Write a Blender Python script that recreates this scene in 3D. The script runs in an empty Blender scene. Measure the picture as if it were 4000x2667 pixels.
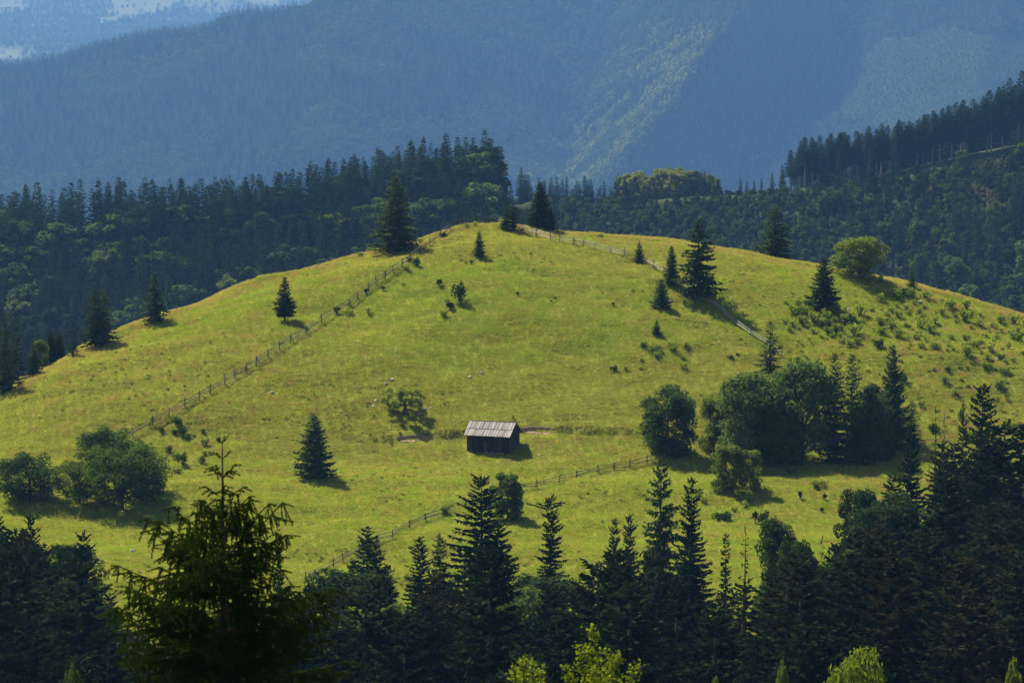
import bpy, math, random
import numpy as np
from mathutils import Vector, Matrix, Euler

# ------------------------------------------------------------------ camera, sky, sun, exposure
scene = bpy.context.scene
col = scene.collection
PITCH = math.radians(6.0)
FPX = 4000 * 120 / 36.0                      # focal length in photo pixels
SUN_EL, SUN_AZ = 50.0, -37.0                 # azimuth clockwise from +Y (away from the camera)

cam_d = bpy.data.cameras.new('camera')
cam = bpy.data.objects.new('camera', cam_d)
col.objects.link(cam)
cam_d.lens, cam_d.sensor_width = 120, 36
cam_d.clip_start, cam_d.clip_end = 0.5, 40000
cam.rotation_euler = (math.pi / 2 - PITCH, 0, 0)
cam_d.dof.use_dof = True
cam_d.dof.focus_distance = 500
cam_d.dof.aperture_fstop = 7.0
scene.camera = cam

world = bpy.data.worlds.new('World')
scene.world = world
world.use_nodes = True
wn = world.node_tree
sky_t = wn.nodes.new('ShaderNodeTexSky')
sky_t.sky_type = 'NISHITA'
sky_t.sun_disc = False
sky_t.sun_elevation = math.radians(SUN_EL)
sky_t.sun_rotation = math.radians(SUN_AZ % 360)
wn.links.new(sky_t.outputs[0], wn.nodes['Background'].inputs[0])
wn.nodes['Background'].inputs[1].default_value = 0.06

sun_d = bpy.data.lights.new('sun', 'SUN')
sun_d.energy, sun_d.angle, sun_d.color = 5.0, math.radians(0.55), (1.0, 0.93, 0.80)
sun = bpy.data.objects.new('sun', sun_d)
col.objects.link(sun)
S = Vector((math.sin(math.radians(SUN_AZ)) * math.cos(math.radians(SUN_EL)),
            math.cos(math.radians(SUN_AZ)) * math.cos(math.radians(SUN_EL)), math.sin(math.radians(SUN_EL))))
sun.rotation_euler = (-S).to_track_quat('-Z', 'Y').to_euler()
sun.location = (-300, 400, 600)

scene.view_settings.view_transform = 'Standard'
scene.view_settings.look = 'None'
scene.view_settings.exposure = 1.58
scene.view_settings.gamma = 1.0
scene.view_settings.use_curve_mapping = False
scene.render.engine = 'CYCLES'
cy = scene.cycles
cy.max_bounces, cy.diffuse_bounces, cy.glossy_bounces = 5, 2, 1
cy.transmission_bounces, cy.volume_bounces, cy.transparent_max_bounces = 3, 0, 4
cy.use_denoising = True
cy.use_adaptive_sampling = False
cy.caustics_reflective = cy.caustics_refractive = False

HAZE_DENSITY = 0.000038
HAZE_COLOR = (0.21, 0.45, 0.90)

rnd = random.Random(11)
nr = np.random.default_rng(11)

# ------------------------------------------------------------------ pixels, noise, heightfield
CP, SP = math.cos(PITCH), math.sin(PITCH)
def T(row):                                   # downward slope of the ray through a photo row
    yc = -(np.asarray(row, float) - 1333.5) / FPX
    return (SP - yc * CP) / (CP + yc * SP)
def colslope(px, row):                        # X / Y of the ray through a photo pixel
    yc = -(np.asarray(row, float) - 1333.5) / FPX
    return (np.asarray(px, float) - 2000) / FPX / (CP + yc * SP)

def _hash(ix, iy, s):
    h = (ix.astype(np.int64) * 374761393 + iy.astype(np.int64) * 668265263 + s * 974711) & 0x7fffffff
    h = ((h ^ (h >> 13)) * 1274126177) & 0x7fffffff
    return ((h ^ (h >> 16)) & 0xffff) / 65535.0
def vn(x, y, s=0):
    x, y = np.asarray(x, float), np.asarray(y, float)
    ix, iy = np.floor(x), np.floor(y)
    fx, fy = x - ix, y - iy
    fx, fy = fx * fx * (3 - 2 * fx), fy * fy * (3 - 2 * fy)
    a, b = _hash(ix, iy, s), _hash(ix + 1, iy, s)
    c, d = _hash(ix, iy + 1, s), _hash(ix + 1, iy + 1, s)
    return (a + (b - a) * fx) * (1 - fy) + (c + (d - c) * fx) * fy
def fbm(x, y, s=0, o=4):
    r, a, t = 0, 1.0, 0
    for k in range(o):
        r = r + a * vn(x * 2 ** k, y * 2 ** k, s + k * 17); t += a; a *= .5
    return r / t
def sstep(a, b, x):
    t = np.clip((np.asarray(x, float) - a) / (b - a), 0, 1)
    return t * t * (3 - 2 * t)

def pchip(xk, yk, x):
    xk, yk = np.asarray(xk, float), np.asarray(yk, float)
    h = np.diff(xk); d = np.diff(yk) / h
    m = np.zeros(len(xk)); m[0], m[-1] = d[0], d[-1]
    w1, w2 = 2 * h[1:] + h[:-1], h[1:] + 2 * h[:-1]
    ok = d[:-1] * d[1:] > 0
    m[1:-1][ok] = ((w1 + w2)[ok]) / (w1[ok] / d[:-1][ok] + w2[ok] / d[1:][ok])
    i = np.clip(np.searchsorted(xk, x) - 1, 0, len(h) - 1)
    t = (x - xk[i]) / h[i]
    return ((1 + 2 * t) * (1 - t) ** 2 * yk[i] + t * (1 - t) ** 2 * h[i] * m[i]
            + t * t * (3 - 2 * t) * yk[i + 1] + t * t * (t - 1) * h[i] * m[i + 1])

OV = 4000 / 2352.0
crest = np.array([(-800, 1180), (-400, 1060), (-150, 962), (0, 900), (100, 845), (200, 795), (300, 755), (400, 720), (500, 680), (600, 642), (700, 615),
    (800, 590), (870, 573), (950, 555), (1000, 540), (1050, 523), (1100, 516), (1150, 515), (1200, 522), (1250, 530), (1300, 537),
    (1400, 547), (1500, 555), (1560, 560), (1640, 568), (1700, 577), (1750, 586), (1850, 602), (1950, 624), (2050, 646), (2150, 675),
    (2250, 704), (2352, 728), (2500, 770), (2800, 850), (3200, 960)], float) * OV
crestY = np.array([(-1200, 500), (0, 520), (600, 545), (1200, 562), (1900, 576), (2500, 570), (3200, 560), (4000, 545), (5200, 520)], float)
rowY = np.array([(600, 600), (870, 566), (1000, 549), (1200, 530), (1400, 514), (1600, 498), (1700, 491), (1778, 484), (1900, 468),
    (2000, 456), (2100, 443), (2300, 416), (2420, 400)], float)
ridge_row = np.array([(-1200, 1060), (0, 985), (850, 935), (1300, 850), (1600, 785), (1870, 752), (1960, 772), (2050, 800), (2130, 806),
    (2450, 800), (2700, 775), (2900, 778), (3050, 766), (3126, 745), (3367, 715), (3511, 682), (3712, 636), (3924, 585), (4000, 565),
    (4400, 480), (5200, 400)], float)
ridge_Y = np.array([(-1200, 1280), (0, 1300), (1900, 1300), (2150, 1560), (2900, 1530), (3126, 1490), (5200, 1460)], float)
ridge_s = np.array([(-1200, .35), (1900, .35), (2100, .2), (2900, .2), (3200, .27), (5200, .3)], float)
mount_row = np.array([(-1200, 420), (-400, 320), (0, 280), (115, 265), (230, 248), (316, 216), (430, 188), (517, 168), (603, 153), (689, 136), (746, 130),
    (832, 119), (890, 84), (976, 67), (1090, 56), (1205, 45), (1400, -60), (1600, -170), (2000, -240), (2400, -140), (2800, -240), (5200, -300)], float)
far_row = np.array([(-1200, -60), (0, -70), (1200, -80), (2000, -80), (5200, -80)], float)

PXC = np.arange(-1240, 5241, 20.0)
YT = np.concatenate([np.arange(-80, 370, 5.0), np.arange(370, 640, .5), np.arange(640, 1750, 5.0), np.arange(1750, 6250, 50.0),
                     np.arange(6250, 7800, 9.0), np.arange(7800, 18001, 80.0)])
def mount_off(px, p):
    k = [(-1300, 0), (300, 10), (1300, -45), (2420 - .31 * p, 40), (2950 - .78 * p, -50), (3330 - .75 * p, 55), (3900 - .3 * p, -35), (5300, 20)]
    return float(np.interp(px, [a for a, b in k], [b for a, b in k]))
def build_table():
    tab = np.zeros((len(PXC), len(YT)))
    for i, px in enumerate(PXC):
        P = [(-80, 19), (0, -1.75), (45, -20.5), (100, -38), (200, -62), (280, -76.5), (340, -80.5), (374, -78.5)]
        pc, Yc = np.interp(px, crest[:, 0], crest[:, 1]), np.interp(px, crestY[:, 0], crestY[:, 1])
        base = lambda p: pchip(rowY[:, 0], rowY[:, 1], np.atleast_1d(float(p)))[0]
        d = Yc - base(pc)
        for f in np.linspace(1, 0, 26):
            p = pc + (2420 - pc) * f ** 1.35
            Y = base(p) + d * math.exp(-(p - pc) / 150.0)
            P.append((Y, -T(p) * Y))
        zc, Tc = P[-1][1], float(T(pc)); Yc = P[-1][0]
        P += [(Yc + 15, zc - Tc * 15 - .8), (Yc + 40, zc - Tc * 40 - 5.6), (Yc + 100, zc - Tc * 40 - 5.6 - 60 * .33), (980, -165)]
        Yr, gr, s = (float(np.interp(px, a[:, 0], a[:, 1])) for a in (ridge_Y, ridge_row, ridge_s))
        zr = -float(T(gr)) * Yr
        P += [(Yr - 130, zr - s * 130), (Yr - 60, zr - s * 58), (Yr, zr), (Yr + 70, zr - 11), (Yr + 300, zr - 90), (2400, -260), (5900, -460)]
        pm = float(np.interp(px, mount_row[:, 0], mount_row[:, 1]))
        last = 5900
        for p in np.linspace(820, pm, 14):
            Y = 6400 + 1.2 * (800 - p) + 6.0 * mount_off(px, max(p, -100)) * sstep(900, 600, p)
            Y = max(Y, last + 8); last = Y
            P.append((Y, -float(T(p)) * Y))
        zm = P[-1][1]
        P += [(last + 60, zm - 9), (last + 350, zm - 120), (9000, -520)]
        pf = float(np.interp(px, far_row[:, 0], far_row[:, 1]))
        for p, Y in ((300, 10500), (200, 11200), (130, 12000), (70, 12800), (pf, 14000), (pf - 25, 15800)):
            P.append((Y, -float(T(p)) * Y))
        P += [(18000, -140)]
        P = np.array(P)
        tab[i] = pchip(P[:, 0], P[:, 1], YT)
    return tab
TAB = build_table()
YCREST = []
def H0(X, Y):
    X, Y = np.asarray(X, float), np.asarray(Y, float)
    c = X / np.maximum(Y, 330.0)
    u = np.clip((c * FPX * .9955 + 2000 - PXC[0]) / 20.0, 0, len(PXC) - 1.001)
    i = u.astype(int); fu = u - i
    j = np.clip(np.searchsorted(YT, Y) - 1, 0, len(YT) - 2)
    fv = np.clip((Y - YT[j]) / (YT[j + 1] - YT[j]), 0, 1)
    return ((TAB[i, j] * (1 - fu) + TAB[i + 1, j] * fu) * (1 - fv) + (TAB[i, j + 1] * (1 - fu) + TAB[i + 1, j + 1] * fu) * fv)
def bank_y(X):                                # the cut in the slope behind the barn
    return 491.6 + 1.1 * np.sin(X * .12 + 1.0) + .8 * (vn(X * .25, X * 0, 5) - .5)
def H(X, Y):
    X, Y = np.asarray(X, float), np.asarray(Y, float)
    z = H0(X, Y)
    m = sstep(385, 400, Y) * sstep(640, 560, Y)
    z = z + m * ((fbm(X * .045, Y * .06, 3, 3) - .5) * 2.7 + (fbm(X * .22, Y * .3, 9, 3) - .5) * .5 + (vn(X * .9, Y * 1.1, 21) - .5) * .10)
    bx = sstep(-24, -17, X) * sstep(22, 15, X)
    by = bank_y(X)
    z = z + bx * m * .42 * (sstep(by - .3, by + .35, Y) * sstep(by + 9, by + 1, Y) - .35 * sstep(by - 5, by - 1, Y) * sstep(by, by - .3, Y))
    far = sstep(640, 800, Y)
    z = z + far * ((fbm(X * .012, Y * .012, 31, 3) - .5) * 12 * np.clip(Y / 2500, .25, 2.2))
    near = sstep(375, 330, Y)
    z = z + near * (fbm(X * .03, Y * .03, 41, 3) - .5) * 3.0 * sstep(0, 40, np.abs(Y) + np.abs(X))
    return z
def at(px, row, y0=376., y1=640.):            # the ground point a photo pixel looks at
    t, c = float(T(row)), float(colslope(px, row))
    Y = np.arange(y0, y1, .2)
    g = H(c * Y, Y) + t * Y
    hit = np.nonzero(g >= 0)[0]
    k = hit[0] if len(hit) else int(np.argmax(g))
    Yk = Y[k] + (0 if len(hit) else 2.0)
    return Vector((c * Yk, Yk, float(H(c * Yk, Yk))))
def ztop(row, Y): return -float(T(row)) * Y
def gz(x, y): return float(H(x, y))
def to_px(X, Y, Z):                           # photo pixel of a point
    d = Y * CP - Z * SP
    return 2000 + X / d * FPX, 1333.5 - (Y * SP + Z * CP) / d * FPX

# ------------------------------------------------------------------ materials
M = {}
def nmat(name):
    m = bpy.data.materials.new(name); m.use_nodes = True
    nt = m.node_tree; nt.nodes.clear()
    out = nt.nodes.new('ShaderNodeOutputMaterial')
    M[name] = m
    return nt, out
def N(nt, t, **kw):
    n = nt.nodes.new(t)
    for k, v in kw.items():
        if k.startswith('i_'):
            key = k[2:]
            key = int(key) if key.isdigit() else key.replace('_', ' ')
            n.inputs[key].default_value = v
        else: setattr(n, k, v)
    return n
def ramp(nt, fac, stops):
    r = nt.nodes.new('ShaderNodeValToRGB')
    e = r.color_ramp.elements
    while len(e) < len(stops): e.new(.5)
    for q, (p, c) in zip(e, stops): q.position = p; q.color = (*c, 1)
    nt.links.new(fac, r.inputs[0])
    return r.outputs[0]
def mixc(nt, f, a, b, mode='MIX'):
    m = nt.nodes.new('ShaderNodeMix'); m.data_type = 'RGBA'; m.blend_type = mode
    for s, v in ((0, f), (6, a), (7, b)):
        if isinstance(v, (int, float)): m.inputs[s].default_value = v
        elif isinstance(v, tuple): m.inputs[s].default_value = (*v, 1)
        else: nt.links.new(v, m.inputs[s])
    return m.outputs[2]
def foliage(name, stops, trans=.3, tcol=(1.25, 1.2, .45), noise=1.2, ran=.62):
    nt, out = nmat(name)
    oi = N(nt, 'ShaderNodeObjectInfo')
    geo = N(nt, 'ShaderNodeNewGeometry')
    nz = N(nt, 'ShaderNodeTexNoise', i_Scale=noise, i_Detail=3.0)
    nt.links.new(geo.outputs['Position'], nz.inputs['Vector'])
    a = N(nt, 'ShaderNodeMath', operation='MULTIPLY_ADD'); a.inputs[1].default_value = ran; a.inputs[2].default_value = .25 - ran / 2
    nt.links.new(oi.outputs['Random'], a.inputs[0])
    b = N(nt, 'ShaderNodeMath', operation='MULTIPLY_ADD'); b.inputs[1].default_value = .55
    nt.links.new(nz.outputs[0], b.inputs[0]); nt.links.new(a.outputs[0], b.inputs[2])
    c = ramp(nt, b.outputs[0], stops)
    df = N(nt, 'ShaderNodeBsdfDiffuse'); nt.links.new(c, df.inputs[0])
    tr = N(nt, 'ShaderNodeBsdfTranslucent')
    nt.links.new(mixc(nt, 1.0, c, tcol, 'MULTIPLY'), tr.inputs[0])
    mx = N(nt, 'ShaderNodeMixShader'); mx.inputs[0].default_value = trans
    nt.links.new(df.outputs[0], mx.inputs[1]); nt.links.new(tr.outputs[0], mx.inputs[2])
    nt.links.new(mx.outputs[0], out.inputs[0])
foliage('needles', [(.15, (0.0050, 0.0094, 0.0043)), (.55, (0.0094, 0.0166, 0.0072)), (.95, (0.0173, 0.0266, 0.0101))], .18, noise=1.0)  # valley needles; the cloud shade over them is put into this dark colour
foliage('needles_near', [(.15, (0.0144, 0.0252, 0.0072)), (.55, (0.0252, 0.0432, 0.0108)), (.95, (0.0468, 0.0720, 0.0180))], .2, noise=3.0)
foliage('needles_young', [(.1, (.015, .030, .010)), (.5, (.025, .045, .013)), (.95, (.042, .066, .018))], .25)
foliage('needles_dry', [(.1, (0.0135, 0.0135, 0.0075)), (.5, (0.0195, 0.0203, 0.0097)), (.95, (0.0285, 0.0285, 0.0142))], .2)
foliage('leaf_dark', [(.15, (0.0279, 0.0527, 0.0155)), (.5, (0.0465, 0.0806, 0.0217)), (.95, (0.0806, 0.1209, 0.0310))], .38, noise=.8)
foliage('leaf_mid', [(.15, (.036, .060, .014)), (.5, (.056, .086, .018)), (.95, (.088, .118, .025))], .40, noise=.8)
foliage('leaf_light', [(.15, (.085, .11, .018)), (.5, (.13, .155, .024)), (.95, (.19, .21, .034))], .42, noise=1.5)
foliage('leaf_birch', [(.15, (.075, .105, .010)), (.5, (.11, .145, .014)), (.95, (.16, .19, .02))], .45, noise=4)
foliage('blade', [(.20, (0.1675, 0.2212, 0.0301)), (.38, (0.2177, 0.2517, 0.0352)), (.52, (0.2545, 0.2608, 0.0414)), (.66, (0.2734, 0.2517, 0.0552)), (.85, (0.2925, 0.2472, 0.0752))], .5, (1.08, 1.06, .65), noise=.028, ran=.03)
foliage('blade_green', [(.2, (0.1541, 0.2198, 0.0235)), (.5, (0.2210, 0.2780, 0.0299)), (.8, (0.2746, 0.3038, 0.0391))], .5, (1.1, 1.1, .6), noise=.07, ran=.05)
foliage('leaf_shrub', [(.15, (0.0810, 0.1148, 0.0203)), (.5, (0.1215, 0.1620, 0.0270)), (.95, (0.1755, 0.2093, 0.0378))], .42, noise=1.2)
foliage('blade_dry', [(.2, (0.2397, 0.2048, 0.0470)), (.5, (0.3031, 0.2432, 0.0628)), (.8, (0.3525, 0.2752, 0.0940))], .45, (1.1, 1.05, .7), noise=.1, ran=.05)
foliage('needles_open', [(.15, (0.0168, 0.0308, 0.0126)), (.55, (0.0308, 0.0532, 0.0196)), (.95, (0.0560, 0.0812, 0.0266))], .30, noise=1.0)  # lighter copy for fresher open-grown needles; their stronger sun is in the colour too
foliage('leaf_forest', [(.15, (0.0094, 0.0187, 0.0073)), (.5, (0.0156, 0.0291, 0.0094)), (.95, (0.0291, 0.0478, 0.0146))], .28, noise=.8)
foliage('leaf_apple', [(.15, (.12, .16, .025)), (.5, (.15, .19, .032)), (.95, (.20, .235, .045))], .52, noise=1.2)
foliage('needles_far', [(.15, (.010, .020, .010)), (.55, (.018, .033, .015)), (.95, (.032, .050, .020))], .22, noise=.6)
foliage('leaf_tree', [(.15, (.055, .085, .016)), (.5, (.080, .115, .021)), (.95, (.115, .15, .028))], .42, noise=1.0)
foliage('petal', [(.2, (.45, .45, .30)), (.6, (.62, .60, .45)), (.95, (.75, .74, .62))], .3, (1, 1, .9))

def surface(name, stops, scale=1.0, rough=.9, bump=.3, bscale=8, coord='Object', stretch=None, use_random=0.0, detail=6):
    nt, out = nmat(name)
    tc = N(nt, 'ShaderNodeTexCoord'); src = tc.outputs[coord]
    if stretch:
        mp = N(nt, 'ShaderNodeMapping'); mp.inputs['Scale'].default_value = stretch
        nt.links.new(src, mp.inputs[0]); src = mp.outputs[0]
    nz = N(nt, 'ShaderNodeTexNoise', i_Scale=scale, i_Detail=float(detail), i_Roughness=.62); nt.links.new(src, nz.inputs['Vector'])
    f = nz.outputs[0]
    if use_random:
        oi = N(nt, 'ShaderNodeObjectInfo')
        q = N(nt, 'ShaderNodeMath', operation='MULTIPLY_ADD'); q.inputs[1].default_value = use_random; q.inputs[2].default_value = -use_random / 2
        nt.links.new(oi.outputs['Random'], q.inputs[0])
        p = N(nt, 'ShaderNodeMath', operation='ADD'); nt.links.new(f, p.inputs[0]); nt.links.new(q.outputs[0], p.inputs[1]); f = p.outputs[0]
    c = ramp(nt, f, stops)
    pb = N(nt, 'ShaderNodeBsdfPrincipled', i_Roughness=rough); pb.inputs['Specular IOR Level'].default_value = .25
    nt.links.new(c, pb.inputs['Base Color'])
    n2 = N(nt, 'ShaderNodeTexNoise', i_Scale=float(bscale), i_Detail=5.0); nt.links.new(src, n2.inputs['Vector'])
    bp = N(nt, 'ShaderNodeBump', i_Strength=bump, i_Distance=.05); nt.links.new(n2.outputs[0], bp.inputs['Height'])
    nt.links.new(bp.outputs[0], pb.inputs['Normal'])
    nt.links.new(pb.outputs[0], out.inputs[0])
surface('bark', [(.25, (.030, .022, .016)), (.55, (.060, .046, .034)), (.8, (.10, .080, .062))], 3, stretch=(1, 1, .25), bump=.6)
surface('bark_pale', [(.25, (.10, .085, .075)), (.55, (.18, .155, .135)), (.8, (.26, .23, .20))], 3, stretch=(1, 1, .25), bump=.6)
surface('bark_red', [(.25, (.045, .024, .014)), (.6, (.075, .042, .024)), (.85, (.11, .065, .04))], 6, bump=.5)
surface('roof_wood', [(.22, (.075, .063, .053)), (.5, (.185, .160, .138)), (.8, (.31, .272, .236))], 2.2, stretch=(8, .7, 8), use_random=.5, bump=.5, bscale=6)
surface('wall_wood', [(.25, (.009, .008, .008)), (.55, (.020, .018, .017)), (.85, (.075, .070, .066))], 2.0, stretch=(8, 8, .6), use_random=.35, bump=.6)
surface('inner_dark', [(.3, (.006, .005, .005)), (.7, (.012, .011, .010))], 2)
surface('fence_wood', [(.25, (.11, .095, .080)), (.5, (.22, .195, .165)), (.8, (.36, .33, .29))], 1.2, use_random=.5, bump=.4)
surface('fence_dark', [(.25, (.022, .019, .016)), (.5, (.048, .042, .036)), (.8, (.10, .088, .076))], 1.2, use_random=.4, bump=.4)
surface('rock', [(.25, (.12, .115, .11)), (.5, (.24, .225, .215)), (.8, (.40, .38, .36))], 2.5, use_random=.3, bump=.8)
surface('soil', [(.25, (.12, .070, .032)), (.5, (.20, .120, .055)), (.8, (.29, .185, .095))], 1.6, bump=.8, bscale=5)
surface('soil_shade', [(.25, (.030, .022, .012)), (.5, (.055, .040, .022)), (.8, (.08, .06, .035))], 2.5, bump=.8, bscale=5)  # darker soil for the upper rows; the bank's shading put into the colour
surface('forest_floor', [(.25, (.016, .020, .008)), (.5, (.030, .036, .013)), (.8, (.052, .056, .022))], .35, bump=.5, bscale=2)
surface('plaster', [(.3, (.6, .58, .54)), (.7, (.75, .73, .70))], 1)
surface('roof_tin', [(.3, (.24, .12, .09)), (.7, (.34, .18, .13))], 1)

def ground_mat(name, base_stops, patch_stops, fine=2.2, pscale=.05):
    nt, out = nmat(name)
    tc = N(nt, 'ShaderNodeTexCoord'); src = tc.outputs['Object']
    n1 = N(nt, 'ShaderNodeTexNoise', i_Scale=fine, i_Detail=8.0, i_Roughness=.7); nt.links.new(src, n1.inputs['Vector'])
    n2 = N(nt, 'ShaderNodeTexNoise', i_Scale=pscale, i_Detail=5.0, i_Roughness=.6); nt.links.new(src, n2.inputs['Vector'])
    n3 = N(nt, 'ShaderNodeTexNoise', i_Scale=.45, i_Detail=4.0); nt.links.new(src, n3.inputs['Vector'])
    a = ramp(nt, n1.outputs[0], base_stops); b = ramp(nt, n1.outputs[0], patch_stops)
    m1 = N(nt, 'ShaderNodeMapRange', i_1=.42, i_2=.60); nt.links.new(n2.outputs[0], m1.inputs[0])
    c = mixc(nt, m1.outputs[0], a, b)
    c2 = mixc(nt, n3.outputs[0], (.80, .82, .80), (1.2, 1.18, 1.1))
    c = mixc(nt, 1.0, c, c2, 'MULTIPLY')
    at_ = N(nt, 'ShaderNodeAttribute', attribute_name='tint')
    c = mixc(nt, at_.outputs['Alpha'], c, at_.outputs['Color'])
    df = N(nt, 'ShaderNodeBsdfDiffuse'); nt.links.new(c, df.inputs[0])
    bp = N(nt, 'ShaderNodeBump', i_Strength=.8, i_Distance=.25); nt.links.new(n1.outputs[0], bp.inputs['Height'])
    nt.links.new(bp.outputs[0], df.inputs['Normal'])
    nt.links.new(df.outputs[0], out.inputs[0])
ground_mat('meadow', [(.25, (.072, .092, .011)), (.5, (.112, .130, .015)), (.75, (.155, .166, .022))],
           [(.25, (.082, .090, .012)), (.5, (.122, .124, .017)), (.75, (.165, .158, .027))])
ground_mat('back_ground', [(.28, (.016, .026, .010)), (.5, (.028, .042, .014)), (.72, (.05, .06, .024))],
           [(.28, (.022, .024, .012)), (.5, (.036, .040, .018)), (.72, (.06, .062, .03))], fine=.5, pscale=.02)

# ------------------------------------------------------------------ mesh helpers
def mesh_from(name, V, F, mat, smooth=False, mats=None, mi=None):
    """V (n,3) array; F list of faces or (n,k) array"""
    me = bpy.data.meshes.new(name)
    V = np.asarray(V, np.float32)
    if isinstance(F, np.ndarray):
        k = F.shape[1]
        me.vertices.add(len(V)); me.vertices.foreach_set('co', V.ravel())
        me.loops.add(F.size); me.loops.foreach_set('vertex_index', F.astype(np.int32).ravel())
        me.polygons.add(len(F)); me.polygons.foreach_set('loop_start', np.arange(0, F.size, k, dtype=np.int32))
        me.polygons.foreach_set('loop_total', np.full(len(F), k, np.int32))
    else:
        me.from_pydata([tuple(v) for v in V], [], F)
    for m in (mats or [mat]): me.materials.append(M[m])
    if mi is not None: me.polygons.foreach_set('material_index', np.asarray(mi, np.int32))
    if smooth: me.polygons.foreach_set('use_smooth', np.ones(len(me.polygons), bool))
    me.update(calc_edges=True)
    me.validate()
    return me
def ob(name, me, parent=None, loc=None, rot=None, scl=None, link=True):
    o = bpy.data.objects.new(name, me)
    if link: col.objects.link(o)
    if parent: o.parent = parent
    if loc is not None: o.location = loc
    if rot is not None: o.rotation_euler = rot
    if scl is not None: o.scale = scl
    return o
def tag(o, label=None, cat=None, group=None, kind=None):
    if label: o['label'] = label
    if cat: o['category'] = cat
    if group: o['group'] = group
    if kind: o['kind'] = kind
    return o
class MB:
    """collects triangles and quads as arrays"""
    def __init__(s): s.v, s.q, s.t, s.n = [], [], [], 0
    def quads(s, A):                          # (n,4,3)
        A = np.asarray(A, np.float32); n = len(A)
        s.v.append(A.reshape(-1, 3)); s.q.append(np.arange(n * 4).reshape(n, 4) + s.n); s.n += n * 4
    def tris(s, A):
        A = np.asarray(A, np.float32); n = len(A)
        s.v.append(A.reshape(-1, 3)); s.t.append(np.arange(n * 3).reshape(n, 3) + s.n); s.n += n * 3
    def tube(s, pts, radii, k=6):
        pts = [Vector(p) for p in pts]; rings = []
        for i, p in enumerate(pts):
            d = (pts[min(i + 1, len(pts) - 1)] - pts[max(i - 1, 0)]).normalized()
            a = d.orthogonal().normalized(); b = d.cross(a)
            rings.append([p + (a * math.cos(2 * math.pi * j / k) + b * math.sin(2 * math.pi * j / k)) * radii[i] for j in range(k)])
        Q = []
        for r0, r1 in zip(rings, rings[1:]):
            for j in range(k): Q.append([r0[j], r0[(j + 1) % k], r1[(j + 1) % k], r1[j]])
        s.quads([[list(v) for v in q] for q in Q])
    def mesh(s, name, mat, smooth=False):
        V = np.concatenate(s.v)
        F = [f for a in s.q for f in a.tolist()] + [f for a in s.t for f in a.tolist()]
        if not s.t: F = np.concatenate(s.q)
        elif not s.q: F = np.concatenate(s.t)
        return mesh_from(name, V, F, mat, smooth)
def unit(v): return v / np.maximum(np.linalg.norm(v, axis=-1, keepdims=True), 1e-9)

# ------------------------------------------------------------------ tree prototypes (unit height)
def make_spruce(seed, R=.24, whorls=26, base=.04, nb=7, dens=1.0, open_=.0, droop=.35, mat='needles', spray=1.0, trunk_r=.016, lean=0, lop=0, power=.85):
    g = np.random.default_rng(seed)
    b = MB(); D = []
    zs = base + (1 - base) * (np.linspace(0, 1, whorls) ** .93)
    skew = g.normal(0, .03, 2)
    for wi, z in enumerate(zs[:-1]):
        t = (z - base) / (1 - base)
        Lw = R * (1 - t) ** power * min(1, .68 + 2.6 * t) * g.uniform(.82, 1.12) + .008
        n = max(4, int(nb * (1 - .4 * t) + g.integers(-1, 2)))
        ph = g.uniform(0, 6.28)
        for k in range(n):
            if g.random() < open_: continue
            az = ph + 6.283 * (k + g.uniform(-.3, .3)) / n
            L = Lw * g.uniform(.62, 1.12)
            if lop: L *= 1 + lop * math.cos(az - 1.0)
            zz = z + g.uniform(-.4, .4) * (1 - base) / whorls
            e0 = (-droop * (1 - t) + .55 * t ** 1.5) + g.normal(0, .08)
            lift = .28 * (1 - t) + .1
            d = np.array([math.cos(az), math.sin(az), 0]); side = np.array([-d[1], d[0], 0])
            m = max(4, int(dens * (8 + 105 * L)))
            s_ = np.sort(g.uniform(.03, 1.0, m) ** .9); s_[-1] = 1.0
            P = d[None] * (L * s_)[:, None] + skew[None, :].repeat(m, 0) @ np.eye(2, 3) * 0
            P[:, 2] += zz + L * (e0 * s_ + lift * s_ ** 2 * .6)
            kind = g.random(m)
            ln = spray * (.026 + .26 * L * (1 - .55 * s_)) * g.uniform(.6, 1.15, m) * .70
            sg = np.where(g.random(m) < .5, -1., 1.)
            fwd = g.uniform(.35, .95, m)
            hang = np.where(kind < .5, -g.uniform(.7, 1.7, m), g.uniform(-.5, .08, m)) * (1 - .75 * t)
            dr = d[None] * fwd[:, None] + side[None] * (sg * g.uniform(.15, 1.0, m))[:, None]
            dr[:, 2] += hang + e0 * .5
            dr[-1] = d + np.array([0, 0, e0 + lift * .5])
            dr = unit(dr)
            wv = unit(np.cross(dr, g.normal(0, 1, (m, 3))))
            w = ln * g.uniform(.30, .62, m)
            tip = P + dr * ln[:, None]
            mid = P + dr * (ln * .45)[:, None]
            D.append(np.stack([P, mid - wv * w[:, None] * .5, tip, mid + wv * w[:, None] * .5], 1))
    # leader
    for k in range(5):
        a = g.uniform(0, 6.28); zz = g.uniform(.95, .985)
        p = np.array([0, 0, zz]); dr = np.array([math.cos(a) * .35, math.sin(a) * .35, 1.]); dr /= np.linalg.norm(dr)
        wv = unit(np.cross(dr, g.normal(0, 1, 3))); l = .03
        D.append(np.array([[p, p + dr * l * .5 - wv * .004, p + dr * l, p + dr * l * .5 + wv * .004]]))
    b.quads(np.concatenate(D))
    crown = b.mesh('spruce_crown', mat)
    tb = MB()
    tb.tube([(0, 0, -.06), (0, 0, .0), (.002, .001, .3), (-.001, .002, .65), (0, 0, .985)], [trunk_r * 1.25, trunk_r * 1.1, trunk_r * .8, trunk_r * .45, trunk_r * .08], 7)
    return crown, tb.mesh('spruce_trunk', 'bark_pale' if base > .3 else 'bark', True)

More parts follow.
